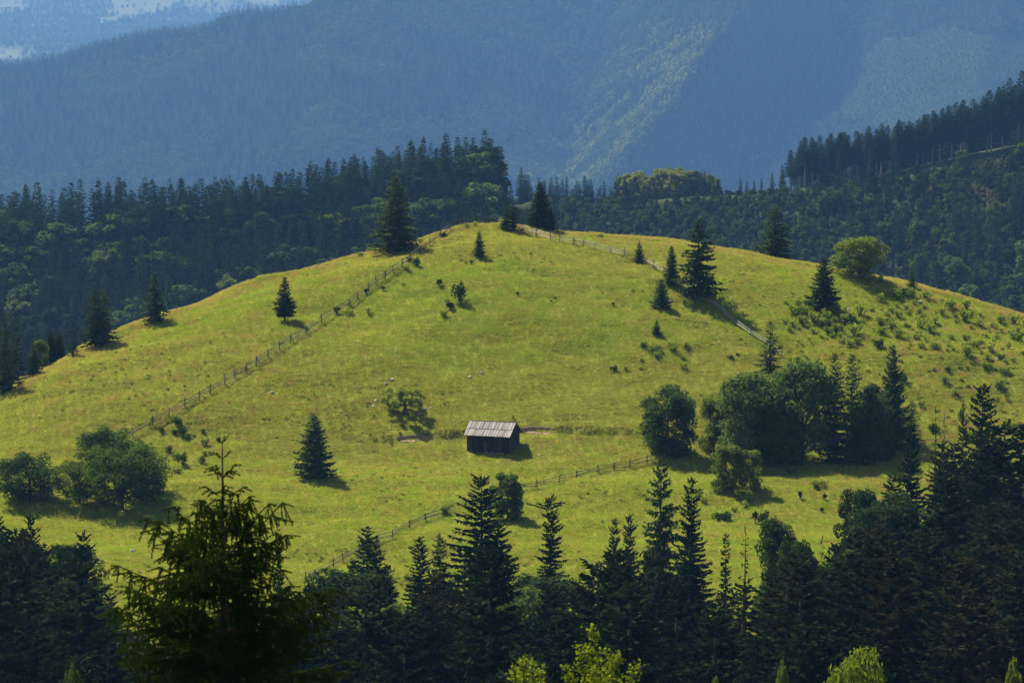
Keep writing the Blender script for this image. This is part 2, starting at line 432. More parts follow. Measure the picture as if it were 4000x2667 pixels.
def make_leafy(seed, W=.8, base=.15, lobes=16, leaves=3500, size=.035, mat='leaf_dark', trunk_r=.022, shape='round', shell=.5, trunk_mat='bark'):
    g = np.random.default_rng(seed)
    R = W / 2; cz = base + (1 - base) * .5; hz = (1 - base) * .5
    C, rad = [], []
    for k in range(lobes):
        u = g.normal(0, 1, 3); u /= np.linalg.norm(u)
        rr = g.uniform(.35, .82)
        fx = R * rr
        if shape == 'cone':
            zt = g.uniform(-.9, .8); wd = (1 - (zt + 1) / 2) ** .7
            C.append([u[0] * R * wd * .75, u[1] * R * wd * .75, cz + zt * hz]); rad.append(R * g.uniform(.28, .45) * (wd + .25))
        elif shape == 'flat':
            C.append([u[0] * fx * 1.15, u[1] * fx * 1.15, cz + abs(u[2]) * hz * .7 - hz * .25]); rad.append(R * g.uniform(.25, .42))
        else:
            zt = g.uniform(-.92, .86); pf = (1 - abs(zt) ** 2.8) ** .55 * (1 - .12 * zt); aa = g.uniform(0, 6.28)
            rr = math.sqrt(g.uniform(.05, 1)) * .86
            C.append([math.cos(aa) * R * rr * pf, math.sin(aa) * R * rr * pf, cz + zt * hz * .9]); rad.append(min(R, hz) * g.uniform(.16, .36))
    C, rad = np.array(C), np.array(rad)
    p = rad ** 2; p /= p.sum()
    i = g.choice(len(C), leaves, p=p)
    dv = unit(g.normal(0, 1, (leaves, 3)) + np.array([0, 0, .25]))
    r = rad[i] * (1 - shell * g.random(leaves) ** 2.5) * g.uniform(.9, 1.12, leaves)
    P = C[i] + dv * r[:, None] * np.array([1, 1, .85])
    P[:, 2] = np.minimum(np.maximum(P[:, 2], base * .6), 1.0 - g.random(leaves) * .015)
    nrm = unit(dv * .75 + g.normal(0, .55, (leaves, 3)) + np.array([0, 0, .3]))
    a = unit(np.cross(nrm, g.normal(0, 1, (leaves, 3)))); bb = np.cross(nrm, a)
    s = size * g.uniform(.55, 1.35, leaves)[:, None]
    q = np.stack([P - a * s, P - bb * s * .55 + nrm * s * .15, P + a * s, P + bb * s * .55 + nrm * s * .15], 1)
    b = MB(); b.quads(q); crown = b.mesh('leaf_crown', mat)
    t = MB()
    t.tube([(0, 0, -.06), (0, 0, 0), (.01, 0, base), (.015, .01, cz)], [trunk_r * 1.3, trunk_r * 1.1, trunk_r * .85, trunk_r * .5], 8)
    for k in g.choice(len(C), min(9, len(C)), replace=False):
        z0 = g.uniform(base * .75, cz * .9)
        m_ = C[k] * .5 + np.array([0, 0, z0]) * .5; m_[2] += .03
        t.tube([(0.01, 0, z0), tuple(m_), tuple(C[k])], [trunk_r * .55, trunk_r * .35, trunk_r * .12], 5)
    return crown, t.mesh('leaf_trunk', trunk_mat, True)

def make_bush(seed, n=420, mat='leaf_mid', size=.085, flat=.75, upright=.0):
    g = np.random.default_rng(seed)
    k = 7; C = g.normal(0, .2, (k, 3)) * np.array([1, 1, .5]); C[:, 2] = np.abs(C[:, 2]) + .32 * flat
    rad = g.uniform(.18, .34, k)
    i = g.integers(0, k, n)
    dv = unit(g.normal(0, 1, (n, 3)) + np.array([0, 0, .3]))
    P = C[i] + dv * (rad[i] * g.uniform(.5, 1.15, n))[:, None]
    P[:, 2] = np.abs(P[:, 2])
    P[:, :2] *= (1 - upright * np.clip(P[:, 2], 0, 1))[:, None]
    nrm = unit(dv * .6 + g.normal(0, .7, (n, 3)))
    a = unit(np.cross(nrm, g.normal(0, 1, (n, 3)))); bb = np.cross(nrm, a)
    s = size * g.uniform(.5, 1.3, n)[:, None]
    q = np.stack([P - a * s, P - bb * s * .5, P + a * s, P + bb * s * .5], 1)
    zmax, w = q[..., 2].max(), np.abs(q[..., :2]).max() * 2
    q[..., 2] /= zmax; q[..., :2] /= w
    b = MB(); b.quads(q)
    fo = b.mesh('bush_foliage', mat)
    t = MB()
    for j in range(5):
        a_ = j * 1.256 + g.uniform(-.3, .3)
        t.tube([(0, 0, -.12), (.08 * math.cos(a_), .08 * math.sin(a_), .25), (.2 * math.cos(a_), .2 * math.sin(a_), .6)], [.03, .022, .008], 5)
    return fo, t.mesh('bush_stems', 'bark')

PR = {}
PR['spruce_a'] = make_spruce(1, .24, 30, .03, 8, 1.1, mat='needles_open', power=.78)
PR['spruce_b'] = make_spruce(2, .26, 24, .10, 8, 1.15, .06, .5, spray=1.25, mat='needles_open', power=.78)
PR['spruce_c'] = make_spruce(3, .20, 30, .06, 7, 1.0, .08, .45, spray=1.1, mat='needles_open', power=.78)
PR['spruce_big'] = make_spruce(4, .27, 27, .12, 8, 1.3, .10, .55, spray=1.2, trunk_r=.02, mat='needles_open', power=.78)
PR['spruce_big2'] = make_spruce(14, .27, 30, .05, 9, 1.3, .05, .5, spray=1.15, trunk_r=.02, mat='needles_open', power=.78)
PR['spruce_young'] = make_spruce(5, .30, 20, .02, 9, 1.2, 0, .15, mat='needles_young', spray=1.5)
PR['spruce_stem'] = make_spruce(15, .30, 22, .17, 10, 1.4, 0, .25, spray=1.35, mat='needles_open', trunk_r=.024)
PR['spruce_dense'] = make_spruce(6, .30, 26, .02, 10, 1.4, 0, .3, spray=1.35, mat='needles_open', power=.78)
PR['spruce_slim'] = make_spruce(7, .13, 34, .10, 6, .9, .12, .6, spray=1.2)
PR['spruce_sparse'] = make_spruce(8, .17, 24, .05, 5, .55, .25, .3, mat='needles_dry', spray=.9)
PR['spruce_tall'] = make_spruce(9, .12, 30, .46, 7, 2.2, .08, .5, spray=.8, trunk_r=.013, mat='needles_far')
PR['spruce_tall2'] = make_spruce(10, .14, 30, .36, 7, 2.2, .10, .45, spray=.8, trunk_r=.013, mat='needles_far')
PR['spruce_f1'] = make_spruce(21, .17, 24, .08, 6, .8, .06, .5, spray=1.35)
PR['spruce_f2'] = make_spruce(22, .19, 22, .08, 6, .8, .10, .45, spray=1.4)
PR['spruce_f3'] = make_spruce(23, .15, 26, .08, 6, .8, .08, .55, spray=1.3)
PR['spruce_dry'] = make_spruce(24, .16, 26, .06, 6, .7, .18, .6, mat='needles_dry', spray=1.25)
for k_, (R_, w_, b_) in enumerate(((.19, 32, .06), (.21, 29, .06), (.17, 34, .08), (.23, 28, .04))):
    PR['spruce_v%d' % (k_ + 1)] = make_spruce(70 + k_, R_, w_, b_, 9, 2.8, .05, .5, spray=.80, power=.56)
PR['spruce_vd'] = make_spruce(76, .18, 30, .06, 8, 2.2, .14, .6, mat='needles_dry', spray=.75, power=.6)
for k_, (W_, m_) in enumerate(((.52, 'leaf_forest'), (.62, 'leaf_forest'), (.55, 'leaf_dark'))):
    PR['leaf_v%d' % (k_ + 1)] = make_leafy(80 + k_, W_, .05, 60, 13000, .013, m_)
for k_, (R_, w_) in enumerate(((.17, 30), (.20, 27), (.15, 32), (.19, 26))):
    PR['spruce_r%d' % (k_ + 1)] = make_spruce(170 + k_, R_, w_, .06, 7, 1.8, .08, .5, spray=.95, power=.8, mat='needles_far')
PR['leaf_round'] = make_leafy(31, .95, -.05, 60, 10000, .021, 'leaf_tree')
PR['leaf_grove'] = make_leafy(32, .80, -.02, 80, 13000, .018, 'leaf_dark')
PR['leaf_grove2'] = make_leafy(33, .70, -.02, 80, 13000, .018, 'leaf_dark')
PR['leaf_cone'] = make_leafy(34, .62, .0, 80, 11000, .018, 'leaf_dark', shape='cone')
PR['leaf_orchard'] = make_leafy(35, 1.2, .04, 70, 10000, .022, 'leaf_dark', trunk_r=.03)
PR['leaf_orchard2'] = make_leafy(36, 1.3, .04, 70, 10000, .022, 'leaf_mid', trunk_r=.03)
PR['apple'] = make_leafy(37, 1.6, .22, 50, 8000, .026, 'leaf_apple', trunk_r=.05, shell=.7)
PR['leaf_small'] = make_leafy(38, .62, .0, 60, 8000, .022, 'leaf_mid')
PR['leaf_light'] = make_leafy(39, .75, -.02, 55, 7500, .022, 'leaf_tree')
PR['leaf_f1'] = make_leafy(41, .52, .05, 40, 4200, .024, 'leaf_dark')
PR['leaf_f2'] = make_leafy(42, .60, .05, 40, 4200, .026, 'leaf_forest')
PR['leaf_f3'] = make_leafy(43, .50, .05, 40, 4200, .024, 'leaf_mid')
PR['leaf_f4'] = make_leafy(44, .55, .05, 40, 4200, .024, 'leaf_light')
PR['bush_mid'] = make_bush(51, 280, 'leaf_shrub')
PR['bush_dark'] = make_bush(52, 420, 'needles_young', .07)
PR['bush_light'] = make_bush(53, 260, 'leaf_apple', .075)
PR['juniper'] = make_bush(54, 420, 'needles', .075, 1.3, .55)

def crooked(src, seed):
    g = np.random.default_rng(seed); me = PR[src][0].copy()
    co = np.zeros(len(me.vertices) * 3, np.float32); me.vertices.foreach_get('co', co); co = co.reshape(-1, 3)
    d = np.clip(co[:, 2] - .84, 0, 1)
    co[:, 0] += .045 * np.sin(np.minimum(d / .16, 1) * 4.2)
    fat = np.exp(-((co[:, 2] - .925) / .03) ** 2)[:, None]
    co[:, :2] += fat * (co[:, :2] * 1.4 + np.array([.012, 0]))
    me.vertices.foreach_set('co', co.ravel()); me.update()
    return me, PR[src][1]
PR['spruce_crooked'] = crooked('spruce_v1', 3)

def plant(name, label, cat, proto, loc, h, w, group=None, parts=('crown', 'trunk'), rz=None):
    """an Empty at the foot of the plant with its crown and trunk"""
    cr, tr = PR[proto]
    e = bpy.data.objects.new(name, None); col.objects.link(e)
    e.empty_display_size = .2
    e.location = loc; e.rotation_euler = (0, 0, rnd.uniform(0, 6.28) if rz is None else rz); e.scale = (w, w, h)
    tag(e, label, cat, group)
    for pn, me in zip(parts, (cr, tr)):
        ob(pn, me, e)
    return e
PW = {k: float(np.ptp(np.array([v.co[:] for v in m[0].vertices])[:, 0])) for k, m in PR.items()}
def plant_px(name, label, cat, proto, px, base, top, wpx, group=None, parts=('crown', 'trunk'), Y=None):
    """foot on the ground where the photo shows it, or at distance Y where the foot is hidden"""
    if Y is None: p = at(px, base)
    else:
        X = float(colslope(px, top)) * Y
        p = Vector((X, Y, gz(X, Y)))
    h = ztop(top, p.y) - p.z
    w = wpx / (FPX / p.y) * (1.25 if proto.startswith('spruce') else 1.1)
    p.z -= .02 * h
    return plant(name, label, cat, proto, p, h, w / PW[proto], group, parts)

# ------------------------------------------------------------------ terrain sheets
def sheet(name, ys, us, mat, tint=None):
    """ground grid; columns fan out from the camera's stand so far sheets stay wide"""
    Y = np.asarray(ys, float)[:, None]; U = np.asarray(us, float)[None, :]
    X = U * np.maximum(Y, 330.0)
    Yg = np.broadcast_to(Y, X.shape)
    Z = H(X, Yg)
    V = np.stack([X, Yg, Z], -1).reshape(-1, 3)
    ny, nx = X.shape
    i = np.arange(ny * nx).reshape(ny, nx)
    F = np.stack([i[:-1, :-1], i[:-1, 1:], i[1:, 1:], i[1:, :-1]], -1).reshape(-1, 4)
    me = mesh_from(name, V, F, mat, True)
    ca = me.attributes.new('tint', 'FLOAT_COLOR', 'POINT')
    tv = np.zeros((len(V), 4), np.float32)
    if tint is not None: tint(V, tv)
    ca.data.foreach_set('color', tv.ravel())
    return tag(ob(name, me), kind='structure')
U0, U1 = -.243, .243
sheet('ground', np.concatenate([np.arange(-80, 376, 6.0), [374.0]])[:-1].tolist() + [376.0], np.linspace(U0, U1, 160), 'forest_floor')
sheet('meadow', np.arange(376, 640.5, .62).tolist() + [640.5], np.linspace(U0, U1, 420), 'meadow')

def poly_mask(px, py, poly):
    m = np.zeros(px.shape, bool); n = len(poly)
    for k in range(n):
        (x0, y0), (x1, y1) = poly[k], poly[(k + 1) % n]
        c = ((y0 > py) != (y1 > py)) & (px < (x1 - x0) * (py - y0) / (y1 - y0 + 1e-9) + x0)
        m ^= c
    return m
CLEARCUT = [(3440, 165), (3560, 118), (3690, 105), (3800, 140), (3960, 150), (4500, 200), (4500, 560), (3500, 560), (3330, 480), (3180, 470), (3260, 370), (3350, 260)]
SCRUB = [(2080, 800), (2600, 790), (3120, 750), (3380, 715), (3520, 690), (4400, 520), (4400, 1400), (2080, 1400)]
def clearcut_mask(V):
    px, py = to_px(V[:, 0], V[:, 1], V[:, 2])
    w = (fbm(V[:, 0] * .018, V[:, 1] * .018, 61, 3) - .5) * 90
    return poly_mask(px + w, py + w * .5, CLEARCUT) & (V[:, 1] > 5800) & (V[:, 1] < 8200)
def tint_mount(V, tv):
    m = clearcut_mask(V)
    n = fbm(V[:, 0] * .05, V[:, 1] * .05, 71, 3)[:, None]
    tv[:, :3] = (np.array([.014, .021, .007]) * (.6 + .8 * n)); tv[:, 3] = m
def tint_ridge(V, tv):
    px, py = to_px(V[:, 0], V[:, 1], V[:, 2])
    m = poly_mask(px, py, SCRUB) & (V[:, 1] > 1150)
    n = fbm(V[:, 0] * .04, V[:, 1] * .04, 72, 3)[:, None]
    red = sstep(.5, .62, fbm(V[:, 0] * .02, V[:, 1] * .02, 75, 3)) * sstep(3100, 3400, px)
    c = np.array([.016, .025, .009]) * (1 - red[:, None]) + np.array([.026, .020, .014]) * red[:, None]
    tv[:, :3] = c * (.6 + .8 * n); tv[:, 3] = m
def far_field(V):
    px, py = to_px(V[:, 0], V[:, 1], V[:, 2])
    n = fbm(V[:, 0] * .0035, V[:, 1] * .0022, 73, 3) + .10 * (fbm(V[:, 0] * .02, V[:, 1] * .012, 74, 2) - .5)
    a = sstep(.60, .66, n) * sstep(130, 100, py)
    b = sstep(150, 60, px + 160 * (n - .5)) * sstep(180, 200, py) * sstep(250, 225, py)
    c = sstep(150, 60, px) * sstep(95, 60, py) * sstep(.42, .50, n)
    return np.maximum(np.maximum(a, b), c)
def tint_far(V, tv):
    px, py = to_px(V[:, 0], V[:, 1], V[:, 2])
    n = fbm(V[:, 0] * .0035, V[:, 1] * .0022, 73, 3)
    field = far_field(V)
    tv[:, :3] = np.array([.07, .075, .035]); tv[:, 3] = field
sheet('ridge_ground', np.arange(640.5, 2000, 6.0).tolist() + [2000.0], np.linspace(U0, U1, 300), 'back_ground', tint_ridge)
sheet('mountain', np.arange(2000, 6250, 70.0).tolist() + np.arange(6250, 7800, 12.0).tolist() + [7800., 7900., 8100., 8400.], np.linspace(U0, U1, 320), 'back_ground', tint_mount)
sheet('far_hills', np.arange(8400, 18001, 60.0).tolist(), np.linspace(U0, U1, 300), 'back_ground', tint_far)

# ------------------------------------------------------------------ scatter (only for uncountable masses)
def scatter(name, P, rot, scl, idx, protos, label, cat):
    me = bpy.data.meshes.new(name)
    P = np.asarray(P, np.float32)
    me.vertices.add(len(P)); me.vertices.foreach_set('co', P.ravel())
    for nm, dt, arr, key in (('prot', 'FLOAT_VECTOR', rot, 'vector'), ('pscl', 'FLOAT_VECTOR', scl, 'vector')):
        a = me.attributes.new(nm, dt, 'POINT'); a.data.foreach_set(key, np.asarray(arr, np.float32).ravel())
    a = me.attributes.new('pidx', 'INT', 'POINT'); a.data.foreach_set('value', np.asarray(idx, np.int32))
    o = ob(name, me)
    ng = bpy.data.node_groups.new(name + '_nodes', 'GeometryNodeTree')
    ng.interface.new_socket('Geometry', in_out='INPUT', socket_type='NodeSocketGeometry')
    ng.interface.new_socket('Geometry', in_out='OUTPUT', socket_type='NodeSocketGeometry')
    gi, go = ng.nodes.new('NodeGroupInput'), ng.nodes.new('NodeGroupOutput')
    jn = ng.nodes.new('GeometryNodeJoinGeometry')
    def attr(nm, dt):
        n = ng.nodes.new('GeometryNodeInputNamedAttribute'); n.data_type = dt; n.inputs[0].default_value = nm
        return n.outputs[0]
    r, s, ix = attr('prot', 'FLOAT_VECTOR'), attr('pscl', 'FLOAT_VECTOR'), attr('pidx', 'INT')
    e2r = ng.nodes.new('FunctionNodeEulerToRotation'); ng.links.new(r, e2r.inputs[0])
    for k, me_k in enumerate(protos):
        po = bpy.data.objects.new(name + '_source', me_k)
        oi = ng.nodes.new('GeometryNodeObjectInfo'); oi.inputs['Object'].default_value = po
        oi.inputs['As Instance'].default_value = True
        cmpn = ng.nodes.new('FunctionNodeCompare'); cmpn.data_type = 'INT'; cmpn.operation = 'EQUAL'
        ng.links.new(ix, cmpn.inputs['A'] if 'A' in cmpn.inputs else cmpn.inputs[2])
        ii = [q for q in cmpn.inputs if q.type == 'INT']
        for l in list(ng.links):
            if l.to_node == cmpn: ng.links.remove(l)
        ng.links.new(ix, ii[0]); ii[1].default_value = k
        ip = ng.nodes.new('GeometryNodeInstanceOnPoints')
        ng.links.new(gi.outputs[0], ip.inputs['Points'])
        ng.links.new(cmpn.outputs[0], ip.inputs['Selection'])
        ng.links.new(oi.outputs['Geometry'], ip.inputs['Instance'])
        ng.links.new(e2r.outputs[0], ip.inputs['Rotation'])
        ng.links.new(s, ip.inputs['Scale'])
        ng.links.new(ip.outputs[0], jn.inputs[0])
    ng.links.new(jn.outputs[0], go.inputs[0])
    md = o.modifiers.new('scatter', 'NODES'); md.node_group = ng
    return tag(o, label, cat, kind='stuff')
def normals(X, Y, e=.6):
    dx = (H(X + e, Y) - H(X - e, Y)) / (2 * e); dy = (H(X, Y + e) - H(X, Y - e)) / (2 * e)
    return dx, dy
# ------------------------------------------------------------------ far woods
def forest(name, px0, px1, y0, y1, step, keep, label, hs, seed, pool):
    """jittered grid of trees over a patch of terrain"""
    g = np.random.default_rng(seed)
    yy = np.arange(y0, y1, step)
    P = []
    for y in yy:
        xs = np.arange((px0 - 2000) / FPX * y, (px1 - 2000) / FPX * y, step)
        P.append(np.stack([xs, np.full(len(xs), y)], 1))
    P = np.concatenate(P) + g.uniform(-.5, .5, (sum(len(p) for p in P), 2)) * step
    Z = H(P[:, 0], P[:, 1])
    V = np.stack([P[:, 0], P[:, 1], Z], 1)
    idx = keep(V, g)
    ok = idx >= 0
    V, idx = V[ok], idx[ok]
    n = len(V)
    h = hs(V, idx, g)
    w = h * g.uniform(.85, 1.3, n)
    V[:, 2] -= .03 * h
    rot = np.zeros((n, 3)); rot[:, 2] = g.uniform(0, 6.28, n)
    return scatter(name, V, rot, np.stack([w, w, h], 1), idx, pool, label, 'forest')
def low(k):                                   # crown and trunk of a small far tree as one mesh
    return PR[k][0]
PR['far_s1'] = make_spruce(61, .20, 13, .05, 5, .30, 0, .4, spray=2.6, mat='needles_open')
PR['far_s2'] = make_spruce(62, .17, 14, .05, 5, .30, 0, .5, spray=2.6)
PR['far_l1'] = make_leafy(63, .60, .1, 12, 420, .075, 'leaf_dark')
PR['far_l2'] = make_leafy(64, .55, .1, 12, 420, .075, 'leaf_mid')
PR['far_l3'] = make_leafy(65, .60, .1, 12, 420, .075, 'leaf_light')
far_pool = [low(k) for k in ('far_s1', 'far_s2', 'far_l1', 'far_l2', 'far_l3')]

def keep_mount(V, g):
    n = len(V)
    px, py = to_px(V[:, 0], V[:, 1], V[:, 2])
    a = fbm(V[:, 0] * .006, V[:, 1] * .006, 81, 3)
    spr = sstep(.40, .56, a + .22 * sstep(2350, 2700, px) + .18 * sstep(320, 200, py) * sstep(900, 600, px) - .03)
    leaf = g.random(n) > spr
    idx = np.where(leaf, np.where(g.random(n) < .62, 2, 3), np.where(g.random(n) < .5, 0, 1))
    # a belt of lighter leafy trees down the spur; sunlight put into their colour
    sp = 2950 - .78 * py
    belt = np.exp(-((px - sp + 120) / 150) ** 2) * sstep(60, 220, py) * (vn(V[:, 0] * .022, V[:, 1] * .022, 83) > .45)
    belt2 = np.exp(-((px - (2560 + .25 * py)) / 90) ** 2) * (vn(V[:, 0] * .026, V[:, 1] * .026, 84) > .5) * sstep(80, 200, py)
    idx = np.where(g.random(n) < np.maximum(belt, belt2) * .85, 4, idx)
    idx[clearcut_mask(V)] = -1
    return idx
forest('mountain_forest', -450, 4450, 6250, 7700, 8.0, keep_mount, 'dense mixed forest covering the blue mountainside behind the ridges',
       lambda V, i, g: np.where(i < 2, g.uniform(17, 28, len(V)), g.uniform(14, 21, len(V))), 5, far_pool)
def keep_far(V, g):
    field = g.random(len(V)) < far_field(V) * .97
    return np.where(field, -1, np.where(g.random(len(V)) < .45, 0, np.where(g.random(len(V)) < .5, 2, 3)))
forest('far_forest', -300, 1500, 10300, 14300, 22, keep_far, 'pale forest patches on the farthest hills at the top left',
       lambda V, i, g: g.uniform(14, 24, len(V)), 6, far_pool)

# scrub on the clear-cuts
def scrubs(name, px0, px1, y0, y1, step, mask, hmin, hmax, label, seed, pool):
    forest(name, px0, px1, y0, y1, step, lambda V, g: np.where(mask(V) & (g.random(len(V)) < .8), g.integers(0, len(pool), len(V)), -1), label,
           lambda V, i, g: g.uniform(hmin, hmax, len(V)), seed, pool)
scrubs('clearcut_scrub', 3000, 4450, 6250, 7700, 6.0, clearcut_mask, 2.0, 5.0, 'pale scrub regrowing on the clear-cut of the right mountainside', 7,
       [PR['leaf_f1'][0], PR['leaf_f1'][0], PR['leaf_f2'][0]])
def scrub_mask(V):
    px, py = to_px(V[:, 0], V[:, 1], V[:, 2])
    return poly_mask(px, py - 15, SCRUB) & (V[:, 1] < 1600)
scrubs('hillside_scrub', 2050, 4300, 1250, 1580, 2.5, scrub_mask, 1.3, 6.5, 'green young scrub on the slope behind the meadow crest', 8,
       [PR['leaf_f3'][0], PR['leaf_f1'][0], PR['leaf_f1'][0], PR['spruce_f2'][0], PR['leaf_f2'][0]])

# ------------------------------------------------------------------ meadow grass and flowers
def grass_patch(seed, mat, n=85, size=1.9, hmin=.08, hmax=.24):
    g = np.random.default_rng(seed)
    Tn = []
    for k in range(n):
        c = np.array([g.uniform(-.5, .5) * size, g.uniform(-.5, .5) * size, -.03])
        hh = g.uniform(hmin, hmax) * (1.6 if g.random() < .08 else 1)
        for j in range(6):
            a = g.uniform(0, 6.28); d = np.array([math.cos(a), math.sin(a), 0]); s = np.array([-d[1], d[0], 0])
            h = hh * g.uniform(.6, 1.1); lean = g.uniform(.3, 1.3) * h; w = g.uniform(.02, .04)
            p0 = c + d * g.uniform(0, .08)
            Tn.append([p0 - s * w, p0 + s * w, p0 + d * lean + np.array([0, 0, h])])
    b = MB(); b.tris(np.array(Tn))
    return b.mesh('grass_patch', mat)
def meadow_pts(n, seed):
    g = np.random.default_rng(seed)
    Y = g.uniform(395, 592, n); X = g.uniform(-.175, .175, n) * Y
    return X, Y, g
def on_hill(X, Y):
    c = np.clip(X / Y * FPX * .9955 + 2000, -1200, 5200)
    Yc = np.interp(c, crestY[:, 0], crestY[:, 1])
    return Y < Yc + 8
g = np.random.default_rng(91)
yy = np.arange(392, 592, 1.38); PP = []
for y_ in yy:
    xs_ = np.arange(-.175 * y_, .175 * y_, 1.38); PP.append(np.stack([xs_, np.full(len(xs_), y_)], 1))
PP = np.concatenate(PP); PP = PP + g.uniform(-.45, .45, PP.shape)
X, Y = PP[:, 0], PP[:, 1]
ok = on_hill(X, Y)
BARN_C = at(1905, 1745)
ok &= ~((np.abs(X - BARN_C.x) < 3.6) & (np.abs(Y - BARN_C.y) < 3.2))
ok &= ~((Y - bank_y(X) > -2.0) & (Y - bank_y(X) < 1.0) & (((X > -17.2) & (X < -10.8)) | ((X > .8) & (X < 7))))
X, Y = X[ok], Y[ok]
dx, dy = normals(X, Y)
rot = np.stack([np.arctan(dy), -np.arctan(dx), np.zeros(len(X))], 1)
dry = fbm(X * .05, Y * .06, 95, 4)
lush = np.clip(.55 * sstep(.50, .66, fbm(X * .02 + 7, Y * .028, 97, 2)) + .4 * sstep(505, 465, Y), 0, 1)
cpx = np.clip(X / Y * FPX * .9955 + 2000, -1200, 5200)
edge = np.interp(cpx, crestY[:, 0], crestY[:, 1]) - Y
browned = .16 * sstep(1500, 700, cpx) * sstep(480, 505, Y) + .6 * sstep(10, 2, edge) + .2 * sstep(3000, 3700, cpx)
idx = np.where(g.random(len(X)) < lush, 2 + g.integers(0, 2, len(X)), g.integers(0, 2, len(X)))
idx = np.where(g.random(len(X)) < browned * .8, 4, idx)
sc = g.uniform(.8, 1.25, len(X))
hs = sc * (.85 + .4 * fbm(X * .3, Y * .4, 99, 3))
rq = np.stack([sc * np.where(g.random(len(X)) < .5, -1, 1), sc, hs], 1)
scatter('meadow_grass', np.stack([X, Y, H(X, Y)], 1), rot, rq, idx,
        [grass_patch(1, 'blade'), grass_patch(2, 'blade'), grass_patch(3, 'blade_green'), grass_patch(4, 'blade_green'), grass_patch(5, 'blade_dry', hmin=.1, hmax=.3)],
        'yellow green meadow grass covering the whole round hill', 'grass')
# coarse weed clumps
X, Y, g = meadow_pts(7000, 92)
px, py = to_px(X, Y, H(X, Y))
cl = fbm(X * .06, Y * .08, 101, 3) - .05 + .13 * sstep(2900, 3300, px) * sstep(1560, 1380, py) + .1 * np.exp(-((px - 2500) / 160) ** 2 - ((py - 1380) / 90) ** 2)
ok = on_hill(X, Y) & (cl > .60) & ~((np.abs(X - BARN_C.x) < 3.8) & (np.abs(Y - BARN_C.y) < 3.4))
X, Y = X[ok], Y[ok]; n = len(X)
rot = np.zeros((n, 3)); rot[:, 2] = g.uniform(0, 6.28, n)
s1 = g.uniform(.22, .6, n) * (1 + .5 * sstep(3000, 3500, px[ok]))
scatter('meadow_weeds', np.stack([X, Y, H(X, Y)], 1), rot, np.stack([s1 * 1.3, s1 * 1.3, s1 * .6], 1), g.integers(0, 3, n),
        [PR['bush_mid'][0], PR['bush_mid'][0], PR['bush_mid'][0]], 'low leafy weeds and tussocks scattered through the meadow', 'weeds')
def flower():
    g = np.random.default_rng(3); Tn = []
    for k in range(5):
        c = np.array([g.uniform(-.15, .15), g.uniform(-.15, .15), g.uniform(.3, .5)])
        for j in range(4):
            a = j * 1.57; r = .035
            Tn.append([c, c + np.array([math.cos(a) * r, math.sin(a) * r, .01]), c + np.array([math.cos(a + .9) * r, math.sin(a + .9) * r, .01])])
            Tn.append([c, c + np.array([math.cos(a) * r, 0, math.sin(a) * r]), c + np.array([math.cos(a + .9) * r, 0, math.sin(a + .9) * r])])
    b = MB(); b.tris(np.array(Tn)); return b.mesh('flowers', 'petal')
X, Y, g = meadow_pts(11000, 93)
px, py = to_px(X, Y, H(X, Y))
cl = vn(X * .09, Y * .12, 103) + .25 * np.exp(-((px - 2550) / 220) ** 2 - ((py - 1420) / 130) ** 2) + .22 * np.exp(-((px - 3050) / 350) ** 2 - ((py - 1980) / 130) ** 2)
ok = on_hill(X, Y) & (cl > .66) & (g.random(len(X)) < .5)
X, Y = X[ok], Y[ok]; n = len(X)
rot = np.zeros((n, 3)); rot[:, 2] = g.uniform(0, 6.28, n)
s1 = g.uniform(.5, 1.1, n)
scatter('wildflowers', np.stack([X, Y, H(X, Y)], 1), rot, np.stack([s1, s1, s1], 1), np.zeros(n), [flower()], 'tiny white wildflowers dotted over the meadow', 'flowers')

# ------------------------------------------------------------------ barn
def box_mesh(name, mat, jag=0, seed=0):
    g = random.Random(seed); j = lambda: g.uniform(-jag, jag)
    V = [(x, y, z) for z in (0, 1) for y in (0, 1) for x in (0, 1)]
    V = [(x + j() * .3, y + j() * .3, z + j()) for x, y, z in V]
    F = [(0, 2, 3, 1), (4, 5, 7, 6), (0, 1, 5, 4), (2, 6, 7, 3), (0, 4, 6, 2), (1, 3, 7, 5)]
    return mesh_from(name, np.array(V, float), F, mat)
def board(name, parent, me, o, ax, ay, az, jitter=0):
    """unit box placed with its three edges along ax, ay, az (parent space)"""
    b = ob(name, me, parent)
    m = Matrix.Identity(4)
    for k, a in enumerate((ax, ay, az)): m.col[k][:3] = a
    m.col[3][:3] = o
    b.matrix_local = m
    return b
pr = at(1988, 1776); th = math.radians(20)
L, D, HW, RISE, OHF, OHG = 6.4, 4.4, 2.95, 1.74, .55, .32
barn = bpy.data.objects.new('barn', None); col.objects.link(barn)
bx, by = Vector((math.cos(th), -math.sin(th), 0)), Vector((math.sin(th), math.cos(th), 0))
barn.location = pr - bx * L / 2 + by * D / 2
barn.rotation_euler = (0, 0, -th)
tag(barn, 'small weathered wooden hay barn with pale plank roof alone on the meadow', 'barn')
pm = [box_mesh('plank', 'wall_wood', .012, k) for k in range(4)]
rm = [box_mesh('roof_board', 'roof_wood', .012, k + 9) for k in range(4)]
def wall_body(name, V, F): return ob(name, mesh_from(name, np.array(V, float), F, 'inner_dark'), barn)
hx, hy = L / 2, D / 2
zb = -.7
def shell(name, pts, t):                       # closed panel of thickness vector t
    n = len(pts); a = [Vector(p) for p in pts]; b = [p + Vector(t) for p in a]
    F = [tuple(range(n)), tuple(range(2 * n - 1, n - 1, -1))] + [(i, i + n, (i + 1) % n + n, (i + 1) % n) for i in range(n)]
    return wall_body(name, [tuple(v) for v in a + b], F)
